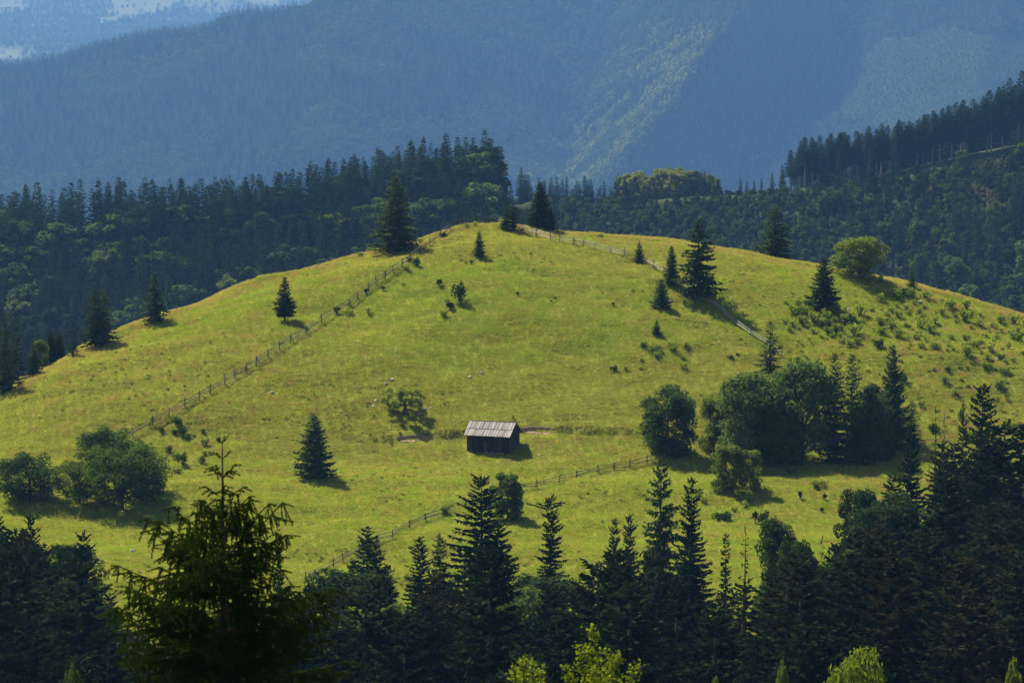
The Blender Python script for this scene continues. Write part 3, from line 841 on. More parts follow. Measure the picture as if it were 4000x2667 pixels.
front = shell('front_wall', [(-hx, -hy, zb), (hx, -hy, zb), (hx, -hy, HW), (-hx, -hy, HW)], (0, .06, 0))
back = shell('back_wall', [(-hx, hy, zb), (hx, hy, zb), (hx, hy, HW), (-hx, hy, HW)], (0, -.06, 0))
slope = RISE / (hy + OHF)
ZR = HW + slope * hy                           # ridge height
gab = lambda x: [(x, -hy + .06, zb), (x, hy - .06, zb), (x, hy - .06, HW), (x, 0, ZR - .03), (x, -hy + .06, HW)]
right = shell('gable_wall', gab(hx), (-.06, 0, 0))
left = shell('gable_wall', gab(-hx), (.06, 0, 0))
g = random.Random(4)
def plank_row(parent, p0, d, length, nrm, top, gapat=()):
    x = 0; k = 0
    while x < length - .02:
        w = min(g.uniform(.15, .24), length - x)
        if length - x - w < .06: w = length - x
        b0 = g.uniform(.0, .10) + .08
        o = Vector(p0) + d * x + nrm * (.002 + g.uniform(0, .018)); o.z = b0
        t = min(top(x), top(x + w)) - .015 - g.uniform(0, .03)
        if not any(a < x + w / 2 < b for a, b in gapat):
            board('plank', parent, pm[k % 4], o, d * (w - g.uniform(.008, .022)), nrm * .028, Vector((0, 0, t - b0)))
        x += w; k += 1
XD = Vector((1, 0, 0)); YD = Vector((0, 1, 0))
plank_row(front, (-hx, -hy, 0), XD, L, -YD, lambda x: HW - .02, gapat=((2.72, 3.98),))
plank_row(back, (-hx, hy, 0), XD, L, YD, lambda x: HW - .02)
gt = lambda x: ZR - abs(x - hy) * slope - .06
plank_row(right, (hx, -hy, 0), YD, D, XD, gt)
plank_row(left, (-hx, -hy, 0), YD, D, -XD, gt)
door = ob('door', box_mesh('door', 'inner_dark'), barn); door.location = (-hx + 2.84, -hy - .02, .12); door.scale = (1.16, .018, 1.75)
for k in range(7):
    b = ob('plank', pm[k % 4], door)
    b.matrix_local = Matrix.Translation((k / 7 + .006, -1.6 + .4 * (k % 2), .01)) @ Matrix.Diagonal((1 / 7 - .014, 1.4, .98, 1))
ob('lintel', pm[0], barn, (-hx + 2.7, -hy - .05, 1.9), None, (1.3, .045, .10))
plank_row(front, (-hx + 2.72, -hy, 0), XD, 1.26, -YD, lambda x: HW - .02)   # boards over the door head
for c in list(front.children)[-8:]:
    if c.matrix_local.translation.x > -hx + 2.6 and c.matrix_local.translation.x < -hx + 4.0:
        m = c.matrix_local.copy(); top = m.translation.z + m.col[2][2]; m.translation.z = 2.0; m.col[2][2] = top - 2.0; c.matrix_local = m
for xx in (2.74, 3.0):                         # pale slats beside the door
    ob('door_slat', rm[1], barn, (-hx + xx, -hy - .085, .1), None, (.05, .025, 1.62))
roof = ob('roof', None and 0 or bpy.data.meshes.new('roof'), barn)
def rafters():
    V, F = [], []
    for s in (-1, 1):
        for x in np.linspace(-hx - OHG + .12, hx + OHG - .2, 8):
            y1 = s * (hy + OHF - .05)
            z1 = ZR - (hy + OHF - .05) * slope
            b = len(V)
            for dx_ in (0, .09):
                for (y, z) in ((0, ZR - .02), (y1, z1 - .02), (y1, z1 - .13), (0, ZR - .13)): V.append((x + dx_, y, z))
            F += [(b, b + 1, b + 2, b + 3), (b + 7, b + 6, b + 5, b + 4), (b, b + 4, b + 5, b + 1), (b + 1, b + 5, b + 6, b + 2), (b + 2, b + 6, b + 7, b + 3), (b + 3, b + 7, b + 4, b)]
    return mesh_from('roof_frame', np.array(V, float), F, 'inner_dark')
roof.data = rafters()
run = hy + OHF; sl = math.hypot(run, run * slope)
for s in (-1, 1):
    dn = Vector((0, s * run / sl, -run * slope / sl)); nr_ = Vector((0, s * slope, 1)).normalized()
    for tier in (0, 1):
        x = -hx - OHG; k = 0
        while x < hx + OHG - .03:
            w = g.uniform(.11, .19)
            if hx + OHG - x - w < .07: w = hx + OHG - x
            a = (0.0 if tier == 0 else sl * .50) + g.uniform(-.01, .02)
            ln = (sl * .53 if tier == 0 else sl * .50) + g.uniform(-.03, .04)
            lift = (.045 if tier == 0 else .0) + g.uniform(0, .018)
            o = Vector((x, 0, ZR)) + dn * a + nr_ * lift
            skip = s < 0 and tier == 0 and -1.42 < x < -1.28
            if not skip:
                wv = XD * (w - g.uniform(.004, .014)) + dn * g.uniform(-.006, .006)
                board('roof_board', roof, rm[k % 4], o, wv, dn * ln, nr_ * .028)
            x += w; k += 1
ob('ridge_cap', box_mesh('ridge_cap', 'wall_wood', .01), roof, (-hx - OHG, -.09, ZR + .055), None, (L + 2 * OHG, .18, .05))
def rock_mesh(seed, n=2):
    import bmesh
    bm = bmesh.new(); bmesh.ops.create_icosphere(bm, subdivisions=n, radius=.5)
    r = random.Random(seed)
    planes = [(Vector((r.gauss(0, 1), r.gauss(0, 1), r.gauss(0, .7))).normalized(), r.uniform(.25, .42)) for _ in range(7)]
    for v in bm.verts:
        for n_, d_ in planes:
            e = v.co.dot(n_) - d_
            if e > 0: v.co -= n_ * e * .9
        v.co += Vector((r.gauss(0, .02), r.gauss(0, .02), r.gauss(0, .02)))
    me = bpy.data.meshes.new('rock'); bm.to_mesh(me); bm.free(); me.materials.append(M['rock'])
    return me
RK = [rock_mesh(k) for k in range(5)]
for k, x in enumerate((-3.0, -2.4, -.15, .55, 1.6, 2.2, 3.0)):
    s = .26 + .12 * ((k * 7) % 3) / 2
    w = barn.location + bx * x + by * (-hy - .06)
    ob('foundation_stone', RK[k % 5], barn, (x, -hy - .06, gz(w.x, w.y) - barn.location.z + .05), (0, 0, k), (s * 1.4, s, s * .8))

# ------------------------------------------------------------------ rocks, earth cuts
for (px, py, wpx, lb) in ((1532, 1484, 20, 'pale tilted boulder upslope of the small apple tree'), (1508, 1503, 18, 'flat grey stone just below the pale tilted boulder'),
        (1837, 1475, 18, 'left of two boulders in the open grass above the barn'), (1880, 1458, 16, 'right of two boulders in the open grass above the barn'),
        (1469, 1567, 18, 'bigger rock just left of the apple tree'), (1458, 1590, 16, 'low stone below the bigger rock left of the apple tree'),
        (1334, 1610, 14, 'small stone in the grass far left of the apple tree'), (1656, 1600, 24, 'long flat rock right of the apple tree'),
        (1682, 1594, 12, 'small pale rock at the tip of the long flat rock'), (1639, 1620, 18, 'grey rock in the shade of the apple tree'),
        (2622, 1172, 22, 'flat pale stone beside the small spruce near the fence end'), (3591, 1184, 26, 'long pale rock near the right crest of the meadow'),
        (3315, 1213, 18, 'grey rock among the bushes right of the dark spruce'), (3649, 1446, 24, 'larger boulder in the grass of the right slope above the forest'),
        (3896, 1406, 16, 'small pale rock near the right edge of the meadow'), (517, 2154, 26, 'lone boulder on the lower left meadow'),
        (1068, 1899, 14, 'small stone in the grass left of the dense lone spruce'), (1062, 1537, 18, 'flat pale stone in the grass below the left fence')):
    p = at(px, py); w = wpx / (FPX / p.y)
    r = ob('boulder', RK[rnd.randrange(5)], None, p + Vector((0, 0, w * .06)), (rnd.uniform(-.4, .1), rnd.uniform(-.3, .3), rnd.uniform(0, 6)), (w * 1.1, w * .9, w * .62))
    tag(r, lb, 'rock', 'stones lying in the meadow')
def earth(name, x0, x1, seed):
    g = np.random.default_rng(seed)
    xs = np.arange(x0, x1, .16); n = len(xs); V = []; rows = 9; mi = []
    for i, x in enumerate(xs):
        e = min(1, (i + .5) / 9, (n - i - .5) / 9)
        by_ = float(bank_y(np.array(x)))
        lo, hi = -1.0 * e * (.7 + .5 * float(vn(x * 1.4, 3., seed))), .40 * e * (.6 + .6 * float(vn(x * 1.9, 9., seed)))
        for j in range(rows):
            y = by_ + lo + (hi - lo) * j / (rows - 1)
            edge = min(j, rows - 1 - j, i, n - 1 - i)
            V.append((x, y, gz(x, y) + (.05 + g.uniform(-.03, .06) if edge > 0 else -.12)))
    i = np.arange(n * rows).reshape(n, rows)
    F = np.stack([i[:-1, :-1], i[1:, :-1], i[1:, 1:], i[:-1, 1:]], -1).reshape(-1, 4)
    mi = np.tile((np.arange(rows - 1) >= rows - 3).astype(int), n - 1)
    me = mesh_from(name, np.array(V), F, 'soil', mats=['soil', 'soil_shade'], mi=mi)
    return tag(ob(name, me), kind='structure')
tag(earth('earth_bank', -16.8, -11.2, 1), 'bare brown earth cut left of the barn')
tag(earth('earth_bank', 1.2, 6.6, 2), 'bare brown earth cut right of the barn')

# ------------------------------------------------------------------ fences
def pole_mesh(name, mat, k=6, taper=.75, seed=0):
    g = random.Random(seed); V = []
    for z, r in ((0, 1.0), (.5, .5 + taper / 2), (1, taper)):
        ox, oy = (g.uniform(-.5, .5), g.uniform(-.5, .5)) if z == .5 else (0, 0)
        for j in range(k): V.append((ox + r * math.cos(2 * math.pi * j / k), oy + r * math.sin(2 * math.pi * j / k), z))
    F = [(r * k + j, r * k + (j + 1) % k, (r + 1) * k + (j + 1) % k, (r + 1) * k + j) for r in (0, 1) for j in range(k)]
    F += [tuple(range(k - 1, -1, -1)), tuple(range(2 * k, 3 * k))]
    return mesh_from(name, np.array(V, float), F, mat)
def pole(name, parent, me, a, b, r):
    d = b - a
    o = ob(name, me, parent)
    o.location = a; o.rotation_euler = d.to_track_quat('Z', 'Y').to_euler(); o.scale = (r, r, d.length)
def fence(label, pts, mat, rail_h=(.42, .78, 1.1), post_h=1.3, lean=.06, drop=11, gaps=(), seed=0, cross=()):
    g = random.Random(seed)
    pme = [pole_mesh('fence_post', mat, 6, .85, k) for k in range(2)]
    rme = [pole_mesh('fence_rail', mat, 6, .6, k + 5) for k in range(3)]
    base = [at(x, y + drop) for x, y in pts]
    root = bpy.data.objects.new('rail_fence', None); col.objects.link(root); root.location = base[0]
    tag(root, label, 'fence', 'wooden rail fences on the hill')
    B = [b - base[0] for b in base]; tops = []
    for i, b in enumerate(B):
        h = post_h * g.uniform(.85, 1.15)
        tip = b + Vector((g.gauss(0, lean), g.gauss(0, lean), h))
        pole('post', root, pme[i % 2], b - Vector((0, 0, .3)), tip, g.uniform(.062, .082))
        if i in cross:
            pole('brace', root, pme[1], b + Vector((g.choice((-1, 1)) * .55, -.35, -.1)), b + Vector((0, 0, h * .95)), .05)
    for i in range(len(B) - 1):
        if i in gaps: continue
        for k, hr in enumerate(rail_h):
            a, b = B[i], B[i + 1]; d = (b - a).normalized()
            e0, e1 = g.uniform(.05, .4), g.uniform(.05, .4)
            fo = Vector((d.y, -d.x, 0)).normalized() * (.075 if k % 2 else -.075)
            pole('rail', root, rme[(i + k) % 3], a - d * e0 + fo + Vector((0, 0, hr + g.uniform(-.10, .10))), b + d * e1 + fo + Vector((0, 0, hr + g.uniform(-.10, .10))), g.uniform(.050, .066))
    return root
fence('long dark rail fence climbing the left slope to the hilltop', [(517, 1695), (597, 1652), (660, 1620), (723, 1583), (778, 1554), (821, 1529), (878, 1494), (918, 1471),
      (960, 1446), (1002, 1420), (1048, 1385), (1092, 1359), (1137, 1333), (1197, 1296), (1257, 1253), (1315, 1219), (1363, 1187), (1398, 1158), (1438, 1127), (1470, 1104), (1504, 1081),
      (1537, 1058), (1570, 1035), (1601, 1012), (1640, 982), (1679, 952), (1722, 920), (1759, 891)], 'fence_dark', seed=1, cross=(1, 9, 12, 13, 16), post_h=1.45)
fence('short level rail fence running along the very top of the hill', [(1759, 889), (1800, 878), (1850, 873), (1900, 869), (1955, 869)], 'fence_dark', seed=2, drop=6)
fence('pale grey rail fence descending from the hilltop towards the big spruce', [(1957, 868), (1982, 874), (2011, 887), (2040, 899), (2095, 916), (2151, 931), (2187, 937), (2240, 949), (2279, 957),
      (2325, 968), (2384, 982), (2440, 994), (2501, 1014), (2552, 1040), (2591, 1060), (2640, 1095), (2690, 1140)], 'fence_wood', seed=3, cross=(0, 4, 6, 7), drop=10, post_h=1.4)
fence('low sagging pale fence running downhill from the big spruce', [(2725, 1161), (2788, 1187), (2828, 1219), (2885, 1270), (2931, 1302), (2980, 1331), (3052, 1385)], 'fence_wood',
      rail_h=(.25, .5, .72), post_h=.95, seed=4, drop=8)
fence('thin rail fence crossing the lower meadow in front of the barn', [(1194, 2262), (1303, 2209), (1340, 2189), (1405, 2150), (1472, 2111), (1532, 2097), (1601, 2055), (1662, 2028), (1730, 2005), (1819, 1971),
      (1890, 1948), (1960, 1925), (2032, 1905), (2098, 1899), (2184, 1879), (2253, 1862), (2336, 1839), (2399, 1827), (2460, 1819), (2528, 1803), (2640, 1775)], 'fence_dark',
      rail_h=(.35, .65, .92), post_h=1.2, seed=5, drop=9)

# ------------------------------------------------------------------ trees standing alone on the meadow
SG = 'spruces standing on the meadow hill'
for a in (
    ('big shaggy spruce on the left crest of the hill', 'spruce_big2', 1545, 978, 680, 172),
    ('small conical tree with bare lower trunk alone on the left slope', 'spruce_stem', 1113, 1256, 1075, 92),
    ('slender spruce poking above the left crest, second from the left', 'spruce_b', 605, 1262, 1055, 106),
    ('left of the twin spruces at the left crest', 'spruce_b', 372, 1352, 1118, 110),
    ('right and bushier of the twin spruces at the left crest', 'spruce_a', 408, 1345, 1122, 125),
    ('dark spruce cut off by the left edge of the picture', 'spruce_a', 22, 1530, 1232, 135),
    ('paler spruce just behind the dark one at the left edge', 'spruce_f2', 66, 1490, 1228, 90),
    ('young spruce below the hilltop fence, left of centre', 'spruce_young', 1872, 1003, 898, 56),
    ('dense small spruce at the hilltop fence corner', 'spruce_a', 1976, 898, 790, 56),
    ('thin ragged spruce beside the dense one at the hilltop', 'spruce_c', 2004, 900, 765, 62),
    ('full dark spruce on the hilltop right of the fence corner', 'spruce_dense', 2110, 893, 708, 108),
    ('small sunlit spruce leaning against the full hilltop spruce', 'spruce_young', 2152, 899, 815, 58),
    ('little spruce growing in the line of the pale fence', 'spruce_young', 2497, 1026, 938, 52),
    ('slim spruce just left of the big meadow spruce', 'spruce_dense', 2622, 1112, 957, 68),
    ('biggest spruce on the meadow with a bare trunk foot', 'spruce_big', 2728, 1165, 843, 170),
    ('small dense spruce downhill left of the big meadow spruce', 'spruce_dense', 2582, 1205, 1088, 84),
    ('tiny spruce among weeds below the big meadow spruce', 'spruce_young', 2565, 1308, 1248, 46),
    ('broad dark spruce standing just behind the right crest', 'spruce_b', 3028, 1006, 800, 150),
    ('dark tiered spruce among bushes on the right slope', 'spruce_dense', 3216, 1205, 1003, 128),
    ('small spruce tip peeping over the far right crest', 'spruce_a', 3562, 1122, 1048, 50),
    ('pointed spruce above the dark leafy grove', 'spruce_c', 3008, 1452, 1250, 105),
    ('dense dark spruce alone left of the barn', 'spruce_dense', 1228, 1868, 1612, 158),
):
    plant_px('spruce', a[0], 'tree', a[1], *a[2:], group=SG)
for a in (
    ('pale young spruce low on the far left crest, leftmost of the huddle', 'spruce_young', 132, 1462, 1335, 66),
    ('light green young tree in the huddle on the far left crest', 'leaf_light', 160, 1440, 1318, 62),
    ('taller dark spruce in the huddle on the far left crest', 'spruce_dense', 200, 1420, 1287, 72),
    ('dark rounded spruce right in the huddle on the far left crest', 'spruce_dense', 232, 1405, 1290, 62),
    ('faint bluish spruce just left of the twin crest spruces', 'spruce_f2', 288, 1395, 1278, 55),
):
    plant_px('young_tree', a[0], 'tree', a[1], *a[2:], group='young trees on the far left crest')
for a in (
    ('round sunlit leafy tree on the right crest', 'leaf_round', 3355, 1084, 918, 200),
    ('small airy spreading apple tree upslope of the barn', 'apple', 1582, 1616, 1508, 165),
    ('large dark leafy tree standing apart left of the grove', 'leaf_grove2', 2610, 1772, 1468, 225),
    ('leftmost broad leafy tree of the dark grove', 'leaf_grove', 2925, 1800, 1440, 300),
    ('tallest rounded leafy tree in the middle of the dark grove', 'leaf_grove', 3135, 1800, 1388, 300),
    ('dark pointed leafy tree at the right of the grove', 'leaf_cone', 3400, 1800, 1470, 200),
    ('leafy understorey tree between the lone tree and the grove', 'leaf_light', 2790, 1760, 1530, 130),
    ('lower leafy tree filling the front of the dark grove', 'leaf_grove2', 3030, 1815, 1560, 220),
    ('dim leafy tree at the right end of the grove', 'leaf_grove2', 3400, 1780, 1500, 190),
    ('bright round bush tree in front of the grove, the left one', 'leaf_light', 2838, 1912, 1722, 128),
    ('paler upright bush tree in front of the grove, the right one', 'leaf_light', 2930, 1915, 1745, 100),
    ('dark rounded orchard tree at the left picture edge', 'leaf_orchard', 115, 1955, 1762, 270),
    ('dark upper orchard tree at the end of the long fence', 'leaf_orchard', 425, 1830, 1665, 250),
    ('largest spreading orchard tree, front right of the clump', 'leaf_orchard2', 475, 1985, 1735, 340),
    ('small orchard tree tucked between the two spreading ones', 'leaf_orchard2', 310, 1965, 1790, 220),
    ('low orchard tree at the right of the orchard clump', 'leaf_orchard', 570, 1925, 1722, 170),
    ('fluffy rounded tree with long shadow below the barn', 'leaf_small', 1982, 2030, 1832, 135),
):
    plant_px('leafy_tree', a[0], 'tree', a[1], *a[2:], group='leafy trees on the meadow hill')
plant_px('spruce', 'tall spruce at the right end of the dark grove', 'tree', 'spruce_dense', 3482, 1760, 1340, 150, group=SG)
plant_px('spruce', 'broad dark spruce at the right front of the grove', 'tree', 'spruce_a', 3325, 1808, 1372, 185, group=SG)
plant_px('spruce', 'shorter spruce at the far right of the grove', 'tree', 'spruce_a', 3560, 1740, 1560, 110, group=SG)
plant_px('spruce', 'slim pointed spruce standing up in the middle of the grove', 'tree', 'spruce_a', 3258, 1805, 1368, 165, group=SG)

# ------------------------------------------------------------------ bushes
BP = ('foliage', 'stems')
for a in (
    ('dark upright juniper bush on the upper middle slope', 'juniper', 1717, 1120, 1088, 30),
    ('dark bushy young tree casting a small shadow, upper middle slope', 'bush_dark', 1797, 1180, 1088, 56),
    ('dark round juniper just below the bushy young tree', 'juniper', 1759, 1213, 1178, 38),
    ('yellow green bush beside the bushy young tree', 'bush_light', 1744, 1190, 1155, 46),
    ('weedy bush below the round juniper', 'bush_mid', 1737, 1240, 1205, 34),
    ('yellow topped sapling right of the left fence', 'bush_light', 1438, 1228, 1186, 32),
    ('low yellow green bush at the fence foot', 'bush_mid', 1368, 1232, 1205, 40),
    ('dark juniper against the fence midway up', 'juniper', 1315, 1228, 1196, 30),
    ('tiny dark juniper below the young hilltop spruce', 'juniper', 1842, 1034, 1015, 16),
    ('dot-like dark bush left of the tiny juniper', 'juniper', 1820, 1031, 1021, 12),
    ('dark bush near the top of the left fence', 'bush_dark', 1627, 1040, 1000, 38),
    ('small dark bush touching the upper left fence', 'bush_dark', 1596, 1024, 998, 24),
    ('bright low bush just below the upper left fence', 'bush_light', 1587, 1056, 1028, 34),
    ('juniper ball inside the fence line', 'juniper', 1431, 1150, 1125, 24),
    ('small juniper downhill of the upper fence', 'juniper', 1498, 1134, 1116, 18),
    ('pale tuft bush in the upper left slope', 'bush_mid', 1578, 1117, 1101, 20),
    ('dark low bush just under the hilltop fence', 'bush_dark', 1733, 926, 905, 34),
    ('sunny bush left of two on the hilltop', 'bush_light', 1825, 888, 866, 30),
    ('sunny bush right of two on the hilltop', 'bush_light', 1857, 884, 862, 28),
    ('bright bush wrapped round the fence corner', 'bush_light', 1966, 895, 845, 38),
    ('leafy clump at the pale fence below the corner', 'bush_mid', 2040, 908, 888, 22),
    ('little dark bush in the middle of the upper slope', 'juniper', 2022, 1156, 1138, 14),
    ('dark dot bush, right of two, upper right slope', 'juniper', 2170, 1170, 1158, 14),
    ('dark dot bush, left of two, upper right slope', 'juniper', 2153, 1180, 1171, 11),
    ('flat dark bush left of the small dense spruce', 'juniper', 2395, 1194, 1180, 18),
    ('bush silhouetted on the left crest below the big spruce', 'bush_light', 1406, 1000, 980, 40),
    ('second crest bush nearer the big left spruce', 'bush_mid', 1455, 982, 962, 40),
    ('small bush on the crest right of the hilltop trees', 'bush_mid', 2346, 926, 910, 32),
    ('yellow green bush on the right crest beside the round tree', 'bush_light', 3442, 1105, 1058, 32),
    ('sprawling bush at the far right crest below the spruce tip', 'bush_mid', 3542, 1148, 1118, 64),
    ('dark round bush left of the far right crest bush', 'bush_dark', 3490, 1140, 1122, 22),
    ('dark bush in the weedy hollow below the big spruce', 'bush_dark', 2510, 1352, 1332, 24),
    ('weedy green bush in the hollow, middle one', 'bush_mid', 2555, 1378, 1345, 60),
    ('yellow weedy bush in the hollow, right one', 'bush_light', 2622, 1358, 1325, 44),
    ('lone dark bush on the slope below the weedy hollow', 'bush_dark', 2400, 1450, 1424, 32),
    ('flat dark bush in the grass between fence and grove', 'bush_dark', 2855, 1402, 1385, 28),
    ('tiny dark bush right of the flat one by the fence', 'bush_dark', 2880, 1390, 1376, 16),
    ('small pale weed standing behind the barn roof', 'bush_light', 2003, 1640, 1610, 20),
    ('round dark shrub uphill of the orchard', 'bush_dark', 712, 1702, 1655, 42),
    ('low shrub at the foot of the round dark shrub', 'bush_dark', 730, 1716, 1690, 48),
    ('leafy shrub on the earthy step right of the orchard', 'bush_dark', 715, 1818, 1758, 40),
    ('spreading low weeds right of the orchard', 'bush_mid', 690, 1848, 1820, 60),
    ('grey weedy bush beside the lower fence', 'bush_mid', 1742, 2010, 1962, 40),
    ('dark bush cluster in the lower right glade, left one', 'bush_dark', 2830, 2035, 1990, 78),
    ('upright dark bush in the lower right glade', 'juniper', 2950, 2045, 1990, 28),
    ('leafy dark bush behind the upright one in the glade', 'bush_dark', 2985, 2050, 1985, 50),
    ('small pointed bush in the glade grass, upper', 'juniper', 3125, 1950, 1915, 22),
    ('small pointed bush in the glade grass, right', 'juniper', 3222, 1952, 1925, 18),
    ('small pointed bush in the glade grass, lowest', 'juniper', 3212, 2002, 1980, 20),
    ('leafy bush in the shade at the grove edge', 'bush_mid', 3085, 1852, 1820, 50),
    ('low weedy bush in the upper right of the glade', 'bush_mid', 3190, 1908, 1865, 70),
):
    plant_px('bush', a[0], 'bush', a[1], *a[2:], group='bushes dotted over the meadow', parts=BP)
# scrub on the right slope: many alike
g = random.Random(77); seen = []
def shrubs(n, x0, x1, y0, y1, smin, smax, label, protos, fn=lambda x, y: True):
    k = 0
    for _ in range(n * 12):
        if k >= n: break
        x, y = g.uniform(x0, x1), g.uniform(y0, y1)
        if not fn(x, y): continue
        s = g.uniform(smin, smax)
        if any(abs(x - a) < (s + c) * .33 and abs(y - b) < (s + c) * .22 for a, b, c in seen): continue
        seen.append((x, y, s)); k += 1
        plant_px('bush', label, 'bush', g.choice(protos), x, y, y - s * g.uniform(.6, 1.05), s, group=label, parts=BP)
shrubs(40, 3060, 3360, 1185, 1345, 26, 74, 'tall yellow green bush in the thicket below the dark tiered spruce', ('bush_mid', 'bush_light', 'bush_mid'),
       lambda x, y: abs(y - (1230 + (x - 3060) * .22)) < 62 and not (3190 < x < 3240 and y < 1215))
crest_line = lambda x: np.interp(x, crest[:, 0], crest[:, 1])
shrubs(75, 3420, 4060, 1150, 1440, 22, 66, 'young leafy bush in the scrub of the far right slope', ('bush_mid', 'bush_light', 'bush_light', 'bush_mid'),
       lambda x, y: y > crest_line(x) + 25 and y < 1330 + (x - 3420) * .18)
shrubs(22, 3050, 3950, 1330, 1720, 22, 60, 'small bush scattered in the grass above the right forest', ('bush_mid', 'bush_dark', 'bush_mid'),
       lambda x, y: x > 3350 + (y - 1330) * .8 or y < 1400)
shrubs(12, 620, 880, 1660, 1830, 18, 40, 'low weedy bush on the earthy steps right of the orchard', ('bush_mid', 'bush_dark'))
shrubs(12, 2440, 2680, 1330, 1450, 18, 40, 'weedy low bush in the hollow below the big spruce', ('bush_mid', 'bush_light'))
shrubs(10, 2620, 3000, 1930, 2080, 20, 44, 'weedy low bush in the glade at the lower right', ('bush_mid', 'bush_light'))

# ------------------------------------------------------------------ valley forest in front of the meadow
placed = []
def fore(label, proto, px, top, Y, wpx, cat='tree', group=None, name=None):
    e = plant_px(name or ('leafy_tree' if proto.startswith('leaf') else 'spruce'), label, cat, proto, px, None, top, wpx, group=group, Y=Y)
    placed.append((e.location.x, e.location.y))
    return e
VG = 'trees rising out of the valley forest'
for a in (
    ('tall tiered spruce in the valley forest below the barn', 'spruce_v4', 1880, 1838, 392, 250),
    ('dense spruce at the right shoulder of the tall tiered spruce', 'spruce_v2', 1945, 2020, 388, 190),
    ('pointed spruce left of the pair in the valley forest', 'spruce_v4', 1432, 2045, 396, 150),
    ('darker spruce at the right of that pointed spruce', 'spruce_v2', 1470, 2110, 392, 130),
    ('short spruce right below the pointed spruce', 'spruce_v1', 1512, 2195, 388, 110),
    ('left of two open-tiered spruces in the valley forest', 'spruce_v4', 1640, 2085, 394, 125),
    ('right of two open-tiered spruces in the valley forest', 'spruce_big', 1718, 2075, 394, 130),
    ('spruce with a crooked bushy top, right of the fluffy tree', 'spruce_crooked', 2152, 1920, 394, 150),
    ('tallest open spruce in front of the lone leafy tree', 'spruce_big', 2582, 1768, 402, 170),
    ('slim drooping spruce right of the tallest open spruce', 'spruce_v1', 2702, 1850, 398, 130),
    ('left of two small spruce tips above the valley forest', 'spruce_v1', 2402, 2012, 386, 90),
    ('right of two small spruce tips above the valley forest', 'spruce_v2', 2458, 1995, 386, 95),
    ('narrow dark spruce spike at the glade edge', 'spruce_slim', 2836, 2068, 378, 100),
    ('thin half bare spruce at the glade edge', 'spruce_sparse', 2912, 2042, 372, 110),
    ('sunlit round-topped leafy tree at the lower glade edge', 'leaf_v3', 3042, 1985, 384, 190),
    ('upright tufted tree right of the sunlit round-topped tree', 'leaf_v1', 3122, 2040, 378, 170),
    ('sparse spruce standing in the lower glade corner', 'spruce_sparse', 3212, 2080, 372, 90),
    ('dark spruce at the right corner of the lower glade', 'spruce_v4', 3268, 2105, 372, 150),
    ('thin spruce spire behind the foreground spruce', 'spruce_slim', 1084, 2008, 388, 66),
    ('small spruce in the gap left of the foreground spruce', 'spruce_v1', 655, 2270, 384, 60),
    ('broad pointed spruce rising highest in the right forest', 'spruce_v2', 3840, 1482, 425, 190),
    ('thin dry spruce above the right forest', 'spruce_sparse', 3655, 1570, 420, 80),
    ('second dry spruce tip above the right forest', 'spruce_vd', 3765, 1558, 420, 75),
    ('half bare spruce just left of the highest right forest spruce', 'spruce_sparse', 3690, 1600, 416, 70),
    ('blue green spruce on the left shoulder of the right forest', 'spruce_v2', 3560, 1640, 424, 120),
    ('rounded pale tree at the left edge of the right forest', 'leaf_v1', 3370, 1850, 404, 190),
    ('spruce in the left forest, tallest at its right', 'spruce_v2', 325, 2062, 372, 160),
    ('dark spruce spire in the left forest', 'spruce_v2', 118, 1992, 372, 140),
    ('lowest spruce at the right edge of the left forest', 'spruce_v4', 428, 2300, 362, 180),
):
    fore(a[0], a[1], a[2], a[3], a[4], a[5] * 1.1, group=VG)
# bushy crooked branch near the broken top
env = np.array([(-300, 2000), (0, 1985), (60, 1990), (120, 2010), (200, 2060), (320, 2085), (370, 2170), (400, 2300), (440, 2380), (500, 2560), (600, 2540), (700, 2450), (800, 2400), (1000, 2330),
    (1100, 2260), (1180, 2240), (1250, 2215), (1310, 2170), (1390, 2150), (1430, 2110), (1500, 2210), (1570, 2290), (1640, 2180), (1720, 2170), (1790, 2230), (1830, 2150), (1880, 2050), (1960, 2120), (2010, 2230), (2060, 2200),
    (2150, 2080), (2250, 2270), (2310, 2130), (2400, 2090), (2450, 2080), (2520, 2120), (2580, 2040), (2700, 2060), (2760, 2170), (2830, 2180), (2900, 2170), (3000, 2170), (3050, 2090), (3130, 2110), (3200, 2180),
    (3270, 2150), (3330, 2090), (3370, 1920), (3450, 1830), (3520, 1740), (3650, 1650), (3770, 1630), (3840, 1580), (3900, 1610), (4000, 1610), (4300, 1560)], float)
g = random.Random(5)
cnt = 0; bulk = []; cand = []
